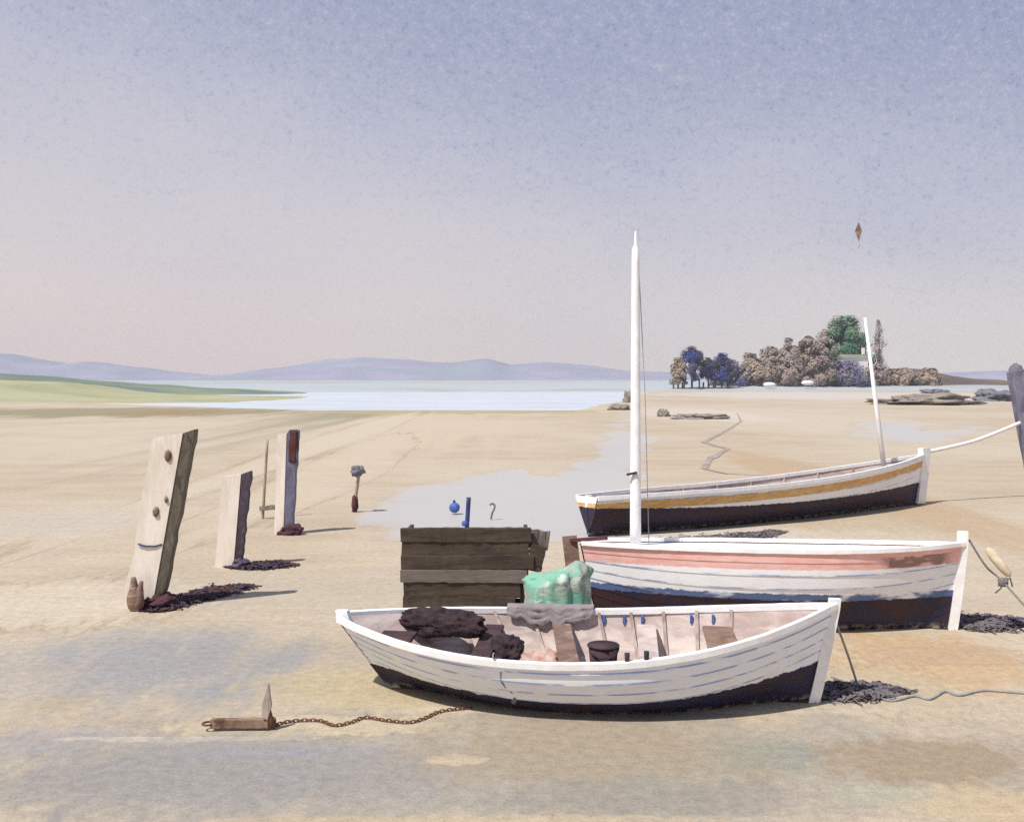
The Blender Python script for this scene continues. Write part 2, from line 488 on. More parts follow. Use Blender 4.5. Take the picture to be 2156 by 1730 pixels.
# ------------------------------------------------------------------ hulls
class Hull:
    def __init__(s, foot_bow, foot_stern, xg0, xg1, B, Sm, Sb, Ss, bs=.3, tm=.45, ts=.42, heel=0, rocker=.08, zk=-.06, full=1.0):
        ax = foot_bow - foot_stern
        s.L = ax.length
        s.yaw = math.atan2(ax.y, ax.x)
        s.org = (foot_bow + foot_stern) / 2
        s.k0, s.k1 = -s.L / 2, s.L / 2
        s.g0, s.g1 = s.k0 - xg0, s.k1 + xg1
        s.B, s.Sm, s.Sb, s.Ss, s.bs, s.tm, s.ts, s.heel = B, Sm, Sb, Ss, bs, tm, ts, heel
        s.rocker, s.zk, s.full = rocker, zk, full
    def beam(s, t):
        if t < s.tm: k = 1 - (1 - s.bs) * ((s.tm - t) / s.tm) ** 2.3
        else: k = 1 - ((t - s.tm) / (1 - s.tm)) ** 2.5
        return max(.022, k * s.B)
    def sheer(s, t):
        if t > s.ts: return s.Sm + (s.Sb - s.Sm) * ((t - s.ts) / (1 - s.ts)) ** 2.0
        return s.Sm + (s.Ss - s.Sm) * ((s.ts - t) / s.ts) ** 2.0
    def sec(s, t, u, inset=0):
        e = abs(2 * t - 1)
        w = (1 - e ** 2.6) * s.full
        a = u * math.pi / 2
        ys = w * math.sin(a) ** .72 + (1 - w) * (.25 * u + .75 * u ** 1.5 if t > .5 else u ** .9)
        zs = w * (1 - math.cos(a) ** 1.15) + (1 - w) * u
        zk = s.zk + s.rocker * e ** 3
        z = zk + (s.sheer(t) - zk) * zs
        xk = s.k0 + s.L * t
        xg = s.g0 + (s.g1 - s.g0) * t
        x = xk + (xg - xk) * zs ** .9
        y = s.beam(t) * ys
        if inset:
            y = max(0.004, y - inset); z += inset * (1 - u)
        return Vector((x, y, z))
    def place(s, name, label, cat, group=None):
        o = empty(name, s.org, s.yaw, label, cat, group)
        o.rotation_mode = 'XYZ'
        o.rotation_euler = (s.heel, 0, s.yaw)
        s.root = o
        return o
    def world(s, p):
        m = Matrix.Rotation(s.yaw, 3, 'Z') @ Matrix.Rotation(s.heel, 3, 'X')
        return m @ Vector(p) + s.org
    def local(s, p):
        m = Matrix.Rotation(s.yaw, 3, 'Z') @ Matrix.Rotation(s.heel, 3, 'X')
        return m.transposed() @ (Vector(p) - s.org)
    def shell(s, m, strakes=8, lap=.014, NTt=72):
        mb = MB()
        for side in (-1, 1):
            for k in range(strakes):
                u0, u1 = k / strakes, (k + 1) / strakes
                rows = []
                for r, u in enumerate((u0, (u0 + u1) / 2, u1)):
                    row = []
                    for i in range(NTt + 1):
                        t = i / NTt
                        p = s.sec(t, max(u, .001))
                        q = s.sec(t, min(1, max(u, .001) + .02)); q0 = s.sec(t, max(0, u - .02))
                        tu = (q - q0)
                        nrm = Vector((0, tu.z, -tu.y)); nrm = nrm.normalized() if nrm.length > 1e-6 else Vector((0, 1, 0))
                        off = lap * (1 - r / 2) * sm(1.0, .93, t)
                        if k == 0: off = 0
                        pp = p + nrm * off
                        row.append((Vector((pp.x, side * pp.y, pp.z)), s.sheer(t) - p.z, p.z, t))
                    rows.append(row)
                vs, top, hz, seam, xt = [], [], [], [], []
                wdt = (rows[2][NTt // 2][0] - rows[0][NTt // 2][0]).length
                for r, row in enumerate(rows):
                    for (p, a, z, t) in row:
                        vs.append(p); top.append(a); hz.append(z); xt.append(t)
                        seam.append(wdt * r / 2 if k else .5)
                n = NTt + 1
                fs = []
                for r in range(2):
                    for i in range(NTt):
                        f = (r * n + i, r * n + i + 1, (r + 1) * n + i + 1, (r + 1) * n + i)
                        fs.append(f if side < 0 else f[::-1])
                mb.add(vs, fs, True, top=top, hz=hz, seam=seam, xt=xt)
                if k:       # underside of the lap
                    low = [p for (p, *_r) in rows[0]]
                    und = []
                    for i in range(n):
                        p = s.sec(i / NTt, u0); und.append(Vector((p.x, side * (p.y - .002), p.z)))
                    vs = und + low
                    fs = []
                    for i in range(NTt):
                        f = (i, i + 1, n + i + 1, n + i)
                        fs.append(f if side < 0 else f[::-1])
                    mb.add(vs, fs, False, top=top[:n] * 2, hz=hz[:n] * 2, seam=[0.0] * (2 * n), xt=xt[:n] * 2)
        return mb.build('hull', m, s.root)
    def lining(s, m, NTt=60, NU=10, th=.03):
        mb = MB()
        n = NTt + 1
        vs, fs = [], []
        for j in range(-NU, NU + 1):
            for i in range(n):
                t = i / NTt
                p = s.sec(t, abs(j) / NU, th)
                vs.append(Vector((p.x, (1 if j > 0 else -1) * p.y, p.z)))
        for j in range(2 * NU):
            for i in range(NTt):
                fs.append((j * n + i, j * n + i + 1, (j + 1) * n + i + 1, (j + 1) * n + i))
        return mb.add(vs, fs, True).build('lining', m, s.root)
    def rails(s, m, w=.055, h=.045, lift=.012, NTt=72, name='gunwale'):
        for side in (-1, 1):
            vs, fs = [], []
            for i in range(NTt + 1):
                t = i / NTt
                p = s.sec(t, 1)
                wob = .004 * mn.noise(Vector((t * 30, side, 3)))
                for (dy, dz) in ((.022, -h), (.022, lift), (-w, lift), (-w, -h)):
                    vs.append(Vector((p.x, side * max(p.y + dy, .003), p.z + dz + wob)))
            for i in range(NTt):
                for k in range(4):
                    f = (i * 4 + k, i * 4 + (k + 1) % 4, (i + 1) * 4 + (k + 1) % 4, (i + 1) * 4 + k)
                    fs.append(f if side > 0 else f[::-1])
            fs += [(0, 1, 2, 3), tuple(NTt * 4 + k for k in (3, 2, 1, 0))]
            MB().add(vs, fs).build(name, m, s.root)
    def post(s, name, m, t, w=.075, d=.1, up=.1, out=.03):
        """stem or sternpost following the end profile"""
        vs, fs = [], []
        A = dict(top=[], hz=[], seam=[], xt=[])
        N = 16
        sg = 1 if t > .5 else -1
        for i in range(N + 1):
            u = i / N
            p = s.sec(t, u)
            if i == N: p.z += up
            for (dx, dy) in ((out, -w * .35), (out, w * .35), (-d, w * .5), (-d, -w * .5)):
                vs.append(Vector((p.x + sg * dx, dy, p.z)))
                A['top'].append(9); A['hz'].append(p.z); A['seam'].append(.5); A['xt'].append(t)
        for i in range(N):
            for k in range(4):
                f = (i * 4 + k, i * 4 + (k + 1) % 4, (i + 1) * 4 + (k + 1) % 4, (i + 1) * 4 + k)
                fs.append(f if sg > 0 else f[::-1])
        fs += [(3, 2, 1, 0), tuple(N * 4 + k for k in range(4))]
        return MB().add(vs, fs, False, **A).build(name, m, s.root)
    def keel(s, m, w=.07, h=.10):
        vs, fs = [], []
        N = 30
        for i in range(N + 1):
            t = i / N
            p = s.sec(t, 0)
            for (dy, dz) in ((-w / 2, -h), (w / 2, -h), (w / 2, .03), (-w / 2, .03)):
                vs.append(Vector((p.x, dy, p.z + dz)))
        for i in range(N):
            for k in range(4):
                fs.append((i * 4 + k, i * 4 + (k + 1) % 4, (i + 1) * 4 + (k + 1) % 4, (i + 1) * 4 + k))
        return MB().add(vs, fs).build('keel', m, s.root)
    def transom(s, m):
        N = 10
        vs, attrs = [], dict(top=[], hz=[], seam=[], xt=[])
        for x_ in (-.02, .03):
            for sgn in (-1, 1):
                for i in range(N + 1):
                    p = s.sec(0, i / N)
                    vs.append(Vector((p.x + x_, sgn * p.y * .985, p.z)))
                    attrs['top'].append(s.sheer(0) - p.z); attrs['hz'].append(p.z); attrs['seam'].append(.5); attrs['xt'].append(0)
        fs = []
        n = N + 1
        for b in (0, 2 * n):
            for i in range(N):
                f = (b + i, b + i + 1, b + n + i + 1, b + n + i)
                fs.append(f if b == 0 else f[::-1])
        fs.append((n - 1, 2 * n - 1, 4 * n - 1, 3 * n - 1))
        return MB().add(vs, fs, False, **attrs).build('transom', m, s.root)
    def ribs(s, m, ts, w=.035, d=.03):
        for t in ts:
            vs, fs = [], []
            NU = 10
            for j in range(-NU, NU + 1):
                sg = 1 if j > 0 else -1
                for dt, ins in ((-w / 2, .031), (w / 2, .031), (w / 2, .031 + d), (-w / 2, .031 + d)):
                    p = s.sec(t, abs(j) / NU * .97, ins)
                    vs.append(Vector((p.x + dt, sg * p.y, p.z)))
            for i in range(2 * NU):
                for k in range(4):
                    fs.append((i * 4 + k, i * 4 + (k + 1) % 4, (i + 1) * 4 + (k + 1) % 4, (i + 1) * 4 + k))
            MB().add(vs, fs).build('rib', m, s.root)
    def thwart(s, m, t, z, w=.22, th=.035, name='thwart', skew=0):
        # widest half-breadth of the lining at height z
        x = s.sec(t, .8).x
        y = 9
        for tt in (t - w * .62 / s.L, t, t + w * .62 / s.L):
            yy = 0
            for i in range(50):
                p = s.sec(min(1, max(0, tt)), i / 49, .035)
                if p.z <= z - th: yy = p.y
            y = min(y, yy)
        mb = MB()
        rot = Matrix.Rotation(skew, 3, 'Z')
        mb.box((x, 0, z), (w, 2 * y - .01, th), rot, .004, 6, t * 9)
        return mb.build(name, m, s.root)
    def floor(s, m, t0, t1, z, cols=5):
        for c in range(cols):
            vs, fs = [], []
            N = 16
            f0, f1 = -1 + 2 * c / cols + .03, -1 + 2 * (c + 1) / cols - .03
            for i in range(N + 1):
                t = t0 + (t1 - t0) * i / N
                y = .02
                for k in range(30):
                    p = s.sec(t, k / 29, .035)
                    if p.z <= z: y = p.y
                x = s.sec(t, .3).x
                for (ff, dz) in ((f0, 0), (f1, 0), (f1, -.02), (f0, -.02)):
                    vs.append(Vector((x, ff * y * .96, z + dz)))
            for i in range(N):
                for k in range(4):
                    fs.append((i * 4 + k, (i + 1) * 4 + k, (i + 1) * 4 + (k + 1) % 4, i * 4 + (k + 1) % 4))
            fs += [(0, 1, 2, 3), tuple(N * 4 + k for k in (3, 2, 1, 0))]
            MB().add(vs, fs).build('floor_board', m, s.root)
    def deck(s, m, z_off=-.03, t0=.0, t1=1.0, camber=.04):
        vs, fs = [], []
        N, K = 50, 10
        for i in range(N + 1):
            t = t0 + (t1 - t0) * i / N
            p = s.sec(t, 1)
            for k in range(K + 1):
                q = 2 * k / K - 1
                vs.append(Vector((p.x, q * max(p.y - .02, .002), p.z + z_off + camber * (1 - q * q) * s.beam(t) / s.B)))
        for i in range(N):
            for k in range(K):
                a = i * (K + 1) + k
                fs.append((a, a + K + 1, a + K + 2, a + 1))
        return MB().add(vs, fs, True).build('deck', m, s.root)

# ---- near boat: open white clinker boat
HM1 = hull_mat('near_hull_paint', [], (.040, .020, .030), (.020, .020, .052), .19, .24, boot=None, aft=.25)
b1 = Hull(G(1716, 1476), G(830, 1444), .58, .20, .98, .60, .99, .74, bs=.10, tm=.46, ts=.44, heel=R(2), rocker=.07, zk=-.07)
b1.place('clinker_boat', 'open white clinker boat with cream inside and dark bottom lying nearest on the sand', 'boat', 'boats drawn up on the sand')
b1.shell(HM1, 9, .016)
b1.lining(M['cream'])
b1.rails(M['white'])
b1.post('stem', M['white'], 1.0, .085, .07, .05, .04)
b1.post('sternpost', HM1, 0.0, .09, .09, .05, .04)
b1.keel(M['dark'])
b1.transom(HM1)
b1.ribs(M['rib'], [.14, .22, .30, .38, .46, .53, .60, .67, .74, .81])
b1.floor(M['cream'], .16, .84, .17)
tag(b1.thwart(M['dark'], .10, .52, .36, name='stern_bench'), 'dark stern bench')
tag(b1.thwart(M['dark'], .29, .46, .20), 'dark purple thwart')
tag(b1.thwart(M['brown'], .46, .46, .20, skew=R(7)), 'brown weathered thwart')
tag(b1.thwart(M['cream'], .63, .49, .20), 'cream thwart')
tag(b1.thwart(M['brown'], .78, .58, .30, name='fore_bench'), 'dark brown fore bench')
def on_b1(vx, vy, side, dt=0):       # t of the gunwale under a sighting
    best, bt = 1e9, .5
    for i in range(200):
        t = i / 199
        p = b1.sec(t, 1); p.y *= side
        w = b1.world(p)
        sx = CX + w.x / w.y * FV
        if abs(sx - vx) < best: best, bt = abs(sx - vx), t
    return bt
for vx in (1268, 1310, 1350, 1453, 1500):
    t = on_b1(vx, 0, 1)
    p = b1.sec(t, .88, .04)
    MB().bar(p + Vector((0, -.012, -.045)), p + Vector((0, -.012, .045)), .028, .03).build('knee', M['cobalt'], b1.root)
for vx in (1318, 1363):
    t = on_b1(vx, 0, -1)
    p = b1.sec(t, 1); p.y *= -1
    MB().tube([p + Vector((0, .03, -.02)), p + Vector((0, .03, .085))], [.022, .026], 10).build('thole_pin', M['black'], b1.root)
t = on_b1(850, 0, -1)
p = b1.sec(.1, .42); p.y = -p.y - .012
MB().tube([p + Vector((0, .03, 0)), p + Vector((0, -.02, 0))], .022, 12).build('drain_plug', M['black'], b1.root)

def heap(name, c, r, m, label, cat, seed=0, rough=.30, freq=1.5, group=None, rz=0, flat=None):
    o = MB().ball((0, 0, 0), r, 5, rough, freq, seed, flat_z=flat).build(name, m)
    o.location = c; o.rotation_euler = (0, 0, rz)
    return tag(o, label, cat, group)

def inb(t, fy, z):                   # a point inside the near boat
    x = b1.sec(t, .6).x
    return b1.world((x, fy, z))
heap('net_heap', inb(.17, .30, .60), (.50, .17, .16), M['net'], 'long heap of dark net lying along the stern of the open white boat', 'net', 3, rz=b1.yaw - .25)
heap('net_bundle', inb(.315, -.02, .42), (.17, .26, .17), M['net'], 'dark net bundle in the middle of the open white boat, behind the rusty cloth', 'net', 8, rz=.2)
heap('sack', inb(.39, -.15, .30), (.26, .26, .15), mat('rusty_cloth', (.42, .24, .18), (.55, .42, .36), 3, .95), 'rusty brown cloth lying on the floor boards of the open white boat', 'cloth', 12, .3)
# the bucket: tapered, with a rim and a handle
br = empty('bucket', inb(.53, -.28, .19), 0, 'dark purple bucket standing amidships in the open white boat', 'bucket')
mb = MB(); mb.tube([(0, 0, 0), (0, 0, .015), (0, 0, .4)], [.11, .115, .15], 20)
mb.build('pail', M['dark'], br)
mb = MB(); mb.tube([(.152 * math.cos(a), .152 * math.sin(a), .395) for a in [i * math.pi / 12 for i in range(25)]], .011, 6, False)
mb.build('rim', M['black'], br)
mb = MB(); mb.tube([(.15 * math.cos(a), -.03 - .13 * math.sin(a), .40 - .10 * math.sin(a)) for a in [i * math.pi / 12 for i in range(13)]], .007, 6)
mb.build('handle', M['black'], br)
# sailcloth over the far gunwale
def drape(name, t0, t1, side, drop_in, drop_out, m, label, cat, hull, seed=1, top=.03):
    vs, fs = [], []
    NX, NY = 26, 26
    th = .012
    for lay in (0, 1):
        for i in range(NX + 1):
            t = t0 + (t1 - t0) * i / NX
            edge = (.45 + .55 * math.sin(math.pi * i / NX)) * (1 + .6 * mn.noise(Vector((i * .35, seed, 0))))
            for j in range(NY + 1):
                q = j / NY
                g = hull.sec(t, 1)
                fold = .03 * mn.noise(Vector((i * .33, j * .18, seed * 3)))
                d_in, d_out = drop_in * edge, drop_out * edge
                L = d_in + .10 + d_out
                sdist = q * L
                if sdist < d_out: p = Vector((g.x, g.y + .045 + abs(fold), g.z + top - (d_out - sdist)))
                elif sdist < d_out + .10: 
                    k = (sdist - d_out) / .10
                    p = Vector((g.x, g.y + .045 - .12 * k, g.z + top + .02 * math.sin(math.pi * k)))
                else:
                    k = sdist - d_out - .10
                    p = Vector((g.x + fold * .5, g.y - .075 - k * .35 - abs(fold) * 1.6, g.z + top - k))
                p.y *= side
                if lay: p += Vector((0, 0, th)) 
                vs.append(p)
    n = (NX + 1) * (NY + 1)
    for lay in (0, 1):
        for i in range(NX):
            for j in range(NY):
                a = lay * n + i * (NY + 1) + j
                f = (a, a + 1, a + NY + 2, a + NY + 1)
                fs.append(f if lay else f[::-1])
    o = MB().add(vs, fs, True).build(name, m)
    o.location = hull.org; o.rotation_euler = (hull.heel, 0, hull.yaw)
    return tag(o, label, cat)
drape('sailcloth', .33, .52, 1, .17, .05, M['canvas'], 'grey sailcloth hung over the far gunwale of the open white boat', 'sailcloth', b1, 4)
# blue fender hanging down the near side
t = on_b1(1040, 0, -1)
fr = empty('fender', b1.world((b1.sec(t, 1).x, 0, 0)), b1.yaw, 'thin blue grey fender hanging on a cord down the side of the open white boat', 'fender')
pts = []
for i in range(9):
    u = 1 - i * .055
    p = b1.sec(t, u); p.x -= b1.sec(t, 1).x
    p.x += .03 * math.sin(i * .9); p.y = -p.y - .035
    pts.append(p)
MB().tube([Vector((pts[0].x, pts[0].y + .07, pts[0].z + .03)), pts[0] + Vector((0, 0, .03))] + pts, .008, 6).build('cord', M['bluerope'], fr)
e = pts[-1]
d_ = (b1.sec(t, .35) - b1.sec(t, .55)); d_ = Vector((-.05, -d_.y, d_.z)).normalized()
MB().tube([e + d_ * k for k in (0, .02, .05, .14, .17, .185)], [.008, .022, .03, .03, .02, .006], 12).build('bumper', M['blueg'], fr)

# ---- middle boat: decked, pink sheer strake, white mast
HM2 = hull_mat('middle_hull_paint', [(.03, .235, (.80, .42, .36), (.84, .53, .48))], (.045, .018, .022), (.018, .018, .048), .40, .02,
               boot=(.075, (.10, .15, .30)), rust=(.76, .08, .22, (.30, .18, .15)))
b2 = Hull(G(2008, 1322), G(1260, 1300), .22, .16, .80, 1.02, 1.09, 1.02, bs=.30, tm=.5, ts=.5, heel=R(-4), rocker=.06, zk=-.08, full=.92)
b2.place('decked_boat', 'white decked boat with pink sheer strake and tall white mast behind the open boat', 'boat', 'boats drawn up on the sand')
b2.shell(HM2, 9, .007)
b2.deck(M['white'], -.05, camber=.02)
b2.rails(M['white'], .06, .03, .02)
b2.post('stem', M['white'], 1.0, .085, .08, .16, .04)
b2.post('sternpost', HM2, 0.0, .09, .1, .02, .02)
b2.keel(M['dark'])
b2.transom(HM2)
p = b2.local(at(1338, 1150, G(0, 1300).y + .15)); p.z = 0
mx, my = p.x, 0.0
zt = b2.local(at(1338, 480, 13.55)).z
zm = [1.0, 1.3, 2.5, 3.8, zt - .45, zt - .25, zt - .2, zt]
mast2 = MB().tube([(mx, my, z) for z in zm], [.078, .075, .07, .062, .055, .05, .022, .008], 14).build('mast', M['white'], b2.root)
mz = MB(); mz.bar((mx - .12, my - .09, 1.93), (mx + .02, my - .09, 1.96), .03, .03); mz.build('cleat', M['black'], mast2)
MB().tube([(mx + .18, .05, 1.0), (mx + .13, .03, 3.0), (mx + .045, .02, zt - .5)], .006, 6).build('halyard', M['bluerope'], mast2)
tb = MB()
sx = b2.sec(0, 1).x
tb.bar((sx - .16, -.02, 1.03), (sx + .34, -.30, 1.10), .05, .05, .004, 5, 2)
tb.build('tiller', M['maroon'], b2.root)
rb = MB(); rb.box((sx - .12, 0, .62), (.20, .05, .95), Matrix.Rotation(-.12, 3, 'Y'), .006, 4, 6); rb.build('rudder', M['brown'], b2.root)
p2s = b2.sec(.0, 1)

# green tarpaulin slumped over the stern
mg, tg, bg = newmat('green_tarpaulin')
co = tg.coord()
nn = tg.noise(co, 2.6, 4, .6)
cc = tg.mix(tg.rng(nn, .42, .58), (.17, .42, .30), (.34, .34, .29))
cc = tg.mix(tg.rng(tg.noise(co, 3.3, 4, .6, dist=.5), .5, .62), cc, (.46, .56, .49))
tg.put(bg.inputs['Base Color'], cc); bg.inputs['Roughness'].default_value = .7
tg.put(bg.inputs['Normal'], tg.bump(tg.noise(co, 9, 5, .6), .6, .03))
M['green'] = mg
def tarp():
    c = at(1172, 1210, 12.35)
    N, K = 60, 34
    vs, fs = [], []
    for j in range(K + 1):
        q = j / K                                  # 0 at the peak, 1 at the hem
        for i in range(N):
            a = 2 * math.pi * i / N
            ca, sa = math.cos(a), math.sin(a)
            crease = abs(mn.noise(Vector((ca * 2.1, sa * 2.1, q * 1.1 + 3)))) + .5 * abs(mn.noise(Vector((ca * 4.5 + 9, sa * 4.5, q * 2.3))))
            spread = (.12 + .30 * q ** .55) * (.78 + .62 * crease)
            hem = 1 + .16 * mn.noise(Vector((ca * 2.6, sa * 2.6, 7)))
            z = .40 - .46 * (q ** 1.5) * hem + .10 * mn.noise(Vector((ca * 1.6 * q, sa * 1.6 * q, 1.5))) * (1 - q * .5)
            if q > .76: z -= (q - .76) / .24 * 1.15 * (1 + .05 * mn.noise(Vector((ca * 3, sa * 3, 2))))
            x = ca * spread * 1.18 + .12 * (1 - q)
            vs.append(Vector((x, sa * spread * .8, z - .10 * ca * -1 * (1 - q) + .07 * max(0, ca) * (1 - q))))
    for j in range(K):
        for i in range(N):
            i2 = (i + 1) % N
            fs.append((j * N + i, (j + 1) * N + i, (j + 1) * N + i2, j * N + i2))
    fs.append(tuple(range(N)))
    th = len(vs)
    vs2 = [v * .96 - Vector((0, 0, .01)) for v in vs]
    f2 = [tuple(th + k for k in f[::-1]) for f in fs]
    rim = [(K * N + i, th + K * N + i, th + K * N + (i + 1) % N, K * N + (i + 1) % N) for i in range(N)]
    o = MB().add(vs + vs2, fs + f2 + rim, True).build('tarpaulin', M['green'])
    o.location = (c.x, c.y, .65); o.scale = (.95, .86, .55)
    tag(o, 'crumpled green and grey tarpaulin heaped at the stern of the pink banded boat', 'tarpaulin')
tarp()

# ---- far boat: long coble with ochre stripe
HM3 = hull_mat('far_hull_paint', [(.13, .31, (.60, .33, .10), (.70, .47, .22))], (.042, .020, .030), (.026, .022, .050), .42, .16,
               boot=None)
b3 = Hull(G(1938, 1060), G(1240, 1126), .02, .30, .90, .82, 1.28, .80, bs=.45, tm=.45, ts=.25, heel=R(-3), rocker=.10, zk=-.08, full=.9)
b3.place('striped_boat', 'long white boat with an ochre stripe and short leaning mast lying farthest back', 'boat', 'boats drawn up on the sand')
b3.shell(HM3, 8, .016)
b3.lining(M['cream'])
b3.rails(M['white'], .07, .06, .02)
b3.post('stem', M['white'], 1.0, .16, .2, .16, .12)
b3.post('sternpost', HM3, 0.0, .09, .1, .03, .03)
b3.keel(M['dark'])
b3.transom(HM3)
b3.ribs(M['rib'], [.2, .3, .4, .5, .6, .7, .8])
for t in (.2, .4, .6): b3.thwart(M['cream'], t, .55 + .3 * max(0, t - .4), .26)
b3.floor(M['cream'], .15, .70, .22)
mb_, mt_ = b3.local(at(1882, 965, 25.0)), b3.local(at(1821, 668, 25.2))
mb_.z = .45; mb_.y = 0
MB().tube([mb_, mb_.lerp(mt_, .5), mt_], [.07, .055, .032], 12).build('mast', M['white'], b3.root)

# ------------------------------------------------------------------ ropes
def catm(P, n=8):
    out = []
    for i in range(len(P) - 1):
        a, b, c, d = P[max(i - 1, 0)], P[i], P[i + 1], P[min(i + 2, len(P) - 1)]
        for k in range(n):
            t = k / n
            out.append(.5 * (2 * b + (c - a) * t + (2 * a - 5 * b + 4 * c - d) * t * t + (3 * b - a - 3 * c + d) * t ** 3))
    out.append(P[-1])
    return out
def lay(P, r):
    return [Vector((p.x, p.y, H(p.x, p.y) + r)) for p in P]
bt = b1.world(b1.sec(1, .80) + Vector((.04, 0, 0)))
g0 = G(1808, 1452)
P = catm([bt, bt.lerp(g0, .5) + Vector((.02, 0, -.03)), g0 + Vector((0, 0, .012))], 6)
P += lay(catm([G(*q) for q in ((1812, 1458), (1840, 1466), (1880, 1474), (1925, 1464), (1958, 1470), (1990, 1454), (2020, 1462), (2070, 1452), (2130, 1455), (2230, 1462))], 8), .012)
tag(MB().tube(P, .012, 8).build('mooring_rope', M['bluerope']), 'thin blue grey rope from the bow of the open boat, wavering across the sand', 'rope')
bt2 = b2.world(b2.sec(1, 1) + Vector((.06, 0, .05)))
kn = at(2112, 1224, bt2.y - .2)
en = G(2330, 1440)
P = catm([bt2, bt2.lerp(kn, .5) + Vector((0, 0, -.07)), kn, kn.lerp(en, .5) + Vector((0, 0, -.05)), en + Vector((0, 0, .02))], 8)
ro = empty('bow_rope', bt2, 0, 'thin knotted rope running from the pink banded boat bow down to the right', 'rope')
MB().tube([q - bt2 for q in P], .013, 8).build('line', M['rope'], ro)
kb = MB(); kb.ball(kn - bt2, (.06, .05, .06), 3, .4, 2.2, 5)
kb.tube([kn - bt2, kn - bt2 + Vector((-.03, 0, -.08)), kn - bt2 + Vector((-.10, 0, -.14))], .010, 6)
kb.tube([kn - bt2, kn - bt2 + Vector((.09, 0, .05)), kn - bt2 + Vector((.12, 0, -.06))], .010, 6)
kb.build('knot', M['rope'], ro)
fc = bt2.lerp(kn, .62) + Vector((.10, -.02, .05))
fd = (kn - bt2).normalized()
fl = MB(); fl.tube([fc + fd * k for k in (-.22, -.18, -.08, .08, .18, .22)], [.015, .05, .065, .06, .045, .012], 14)
tag(fl.build('float', M['cork']), 'pale cork float hanging on the rope at the pink banded boat bow', 'float')
# white line from the far boat to the leaning post
b3t = b3.world(b3.sec(1, 1) + Vector((.1, 0, .05)))
pt = at(2150, 888, 27.2)
P = catm([b3t, b3t.lerp(pt, .5) + Vector((0, 0, -.10)), pt], 10)
tag(MB().tube(P, .05, 8).build('mooring_line', M['whiterope']), 'white mooring line from the far striped boat to the dark leaning post', 'rope')

# ------------------------------------------------------------------ breakwater posts
def pile(mb, base, top, w, d, rough, seed, ragged=0):
    mb.bar(base, top, w, d, rough, 14, seed, up=Vector((0, 1, 0)))
def sighted(vb, vt):
    b = G(*vb)
    return b, at(vt[0], vt[1], b.y)

def breakwater_post(name, vb, vt, wp, wd, mp, md, label, group, depth=.30, marks=(), seed=0, cap=None, foot=None):
    """a bleached board bolted to the left of a dark weedy pile"""
    b, tp = sighted(vb, vt)
    o = empty(name, b, 0, label, 'post', group)
    b0 = Vector((0, 0, 0)); t0 = tp - b
    lean = t0.normalized()
    z = Vector((0, 0, 1))
    mb = MB()
    N = 22
    vs, fs = [], []
    for i in range(N + 1):
        q = i / N
        c = -lean * .4 + (t0 + lean * .4) * q
        rg = .018 * mn.noise(Vector((q * 14, seed, 0)))
        rg2 = .04 * mn.noise(Vector((q * 9, seed + 3, 0))) + (.035 * mn.noise(Vector((q * 30, seed + 9, 0))))
        wl = wd * (.42 + .18 * q)
        for (dx, dy) in ((-wl + rg, -depth / 2), (wl + rg2, -depth / 2 + .03), (wl + rg2 * .7, depth / 2), (-wl + rg, depth / 2)):
            vs.append(c + Vector((dx, dy, 0)) + (Vector((0, 0, .05 * (dx > 0))) if i == N else Vector()))
    for i in range(N):
        for k in range(4):
            fs.append((i * 4 + k, i * 4 + (k + 1) % 4, (i + 1) * 4 + (k + 1) % 4, (i + 1) * 4 + k))
    fs += [(3, 2, 1, 0), tuple(N * 4 + k for k in range(4))]
    pl_ = mb.add(vs, fs).build('pile', md, o)  # this dark timber stands for the post's side in shade
    # board
    vs, fs = [], []
    for i in range(N + 1):
        q = i / N
        c = -lean * .4 + (t0 + lean * .4) * q
        wl = wd * (.42 + .18 * q)
        rg = .03 * mn.noise(Vector((q * 6, seed + 5, 2)))
        rt = Vector((0, 0, -.10 * wp)) if i == N else Vector()
        for (dx, dy, kk) in ((-wl - wp + rg, -depth / 2 + .01, 1), (-wl - .006, -depth / 2 - .01, 0), (-wl - .006, depth / 2 - .06, 0), (-wl - wp + rg, depth / 2 - .06, 1)):
            vs.append(c + Vector((dx, dy, 0)) + rt * kk * 1.6)
    for i in range(N):
        for k in range(4):
            fs.append((i * 4 + k, i * 4 + (k + 1) % 4, (i + 1) * 4 + (k + 1) % 4, (i + 1) * 4 + k))
    fs += [(3, 2, 1, 0), tuple(N * 4 + k for k in range(4))]
    brd = MB().add(vs, fs).build('board', mp, o)
    for (vx, vy, r, kind) in marks:
        p = at(vx, vy, b.y - depth / 2 - .012) - b
        if kind == 'bolt':
            MB().ball(p, (r * .75, .03, r * 1.3), 3, .25, 2, vx).build('bolt', M['brown'], brd)
        else:
            MB().tube([p + Vector((-r, 0, .02)), p + Vector((-r * .4, -.005, -.01)), p + Vector((r * .4, -.005, -.012)), p + Vector((r, 0, .015))], .012, 6).build('staple', M['navy'], brd)
    if cap:
        cm = MB(); cm.bar(t0 * .70 + Vector((.015, 0, 0)), t0 * 1.0 + Vector((.015, 0, .06)), wd * 1.1, depth * 1.05, .03, 8, seed, up=Vector((0, 1, 0)), bevel=.2); cm.build('cap', cap[1], pl_)
    if foot:
        MB().ball(Vector((.05, -.05, .05)), foot[0], 4, .4, 2, seed).build('weed_collar', foot[1], o)
    return o
GP = 'breakwater posts standing in the sand'
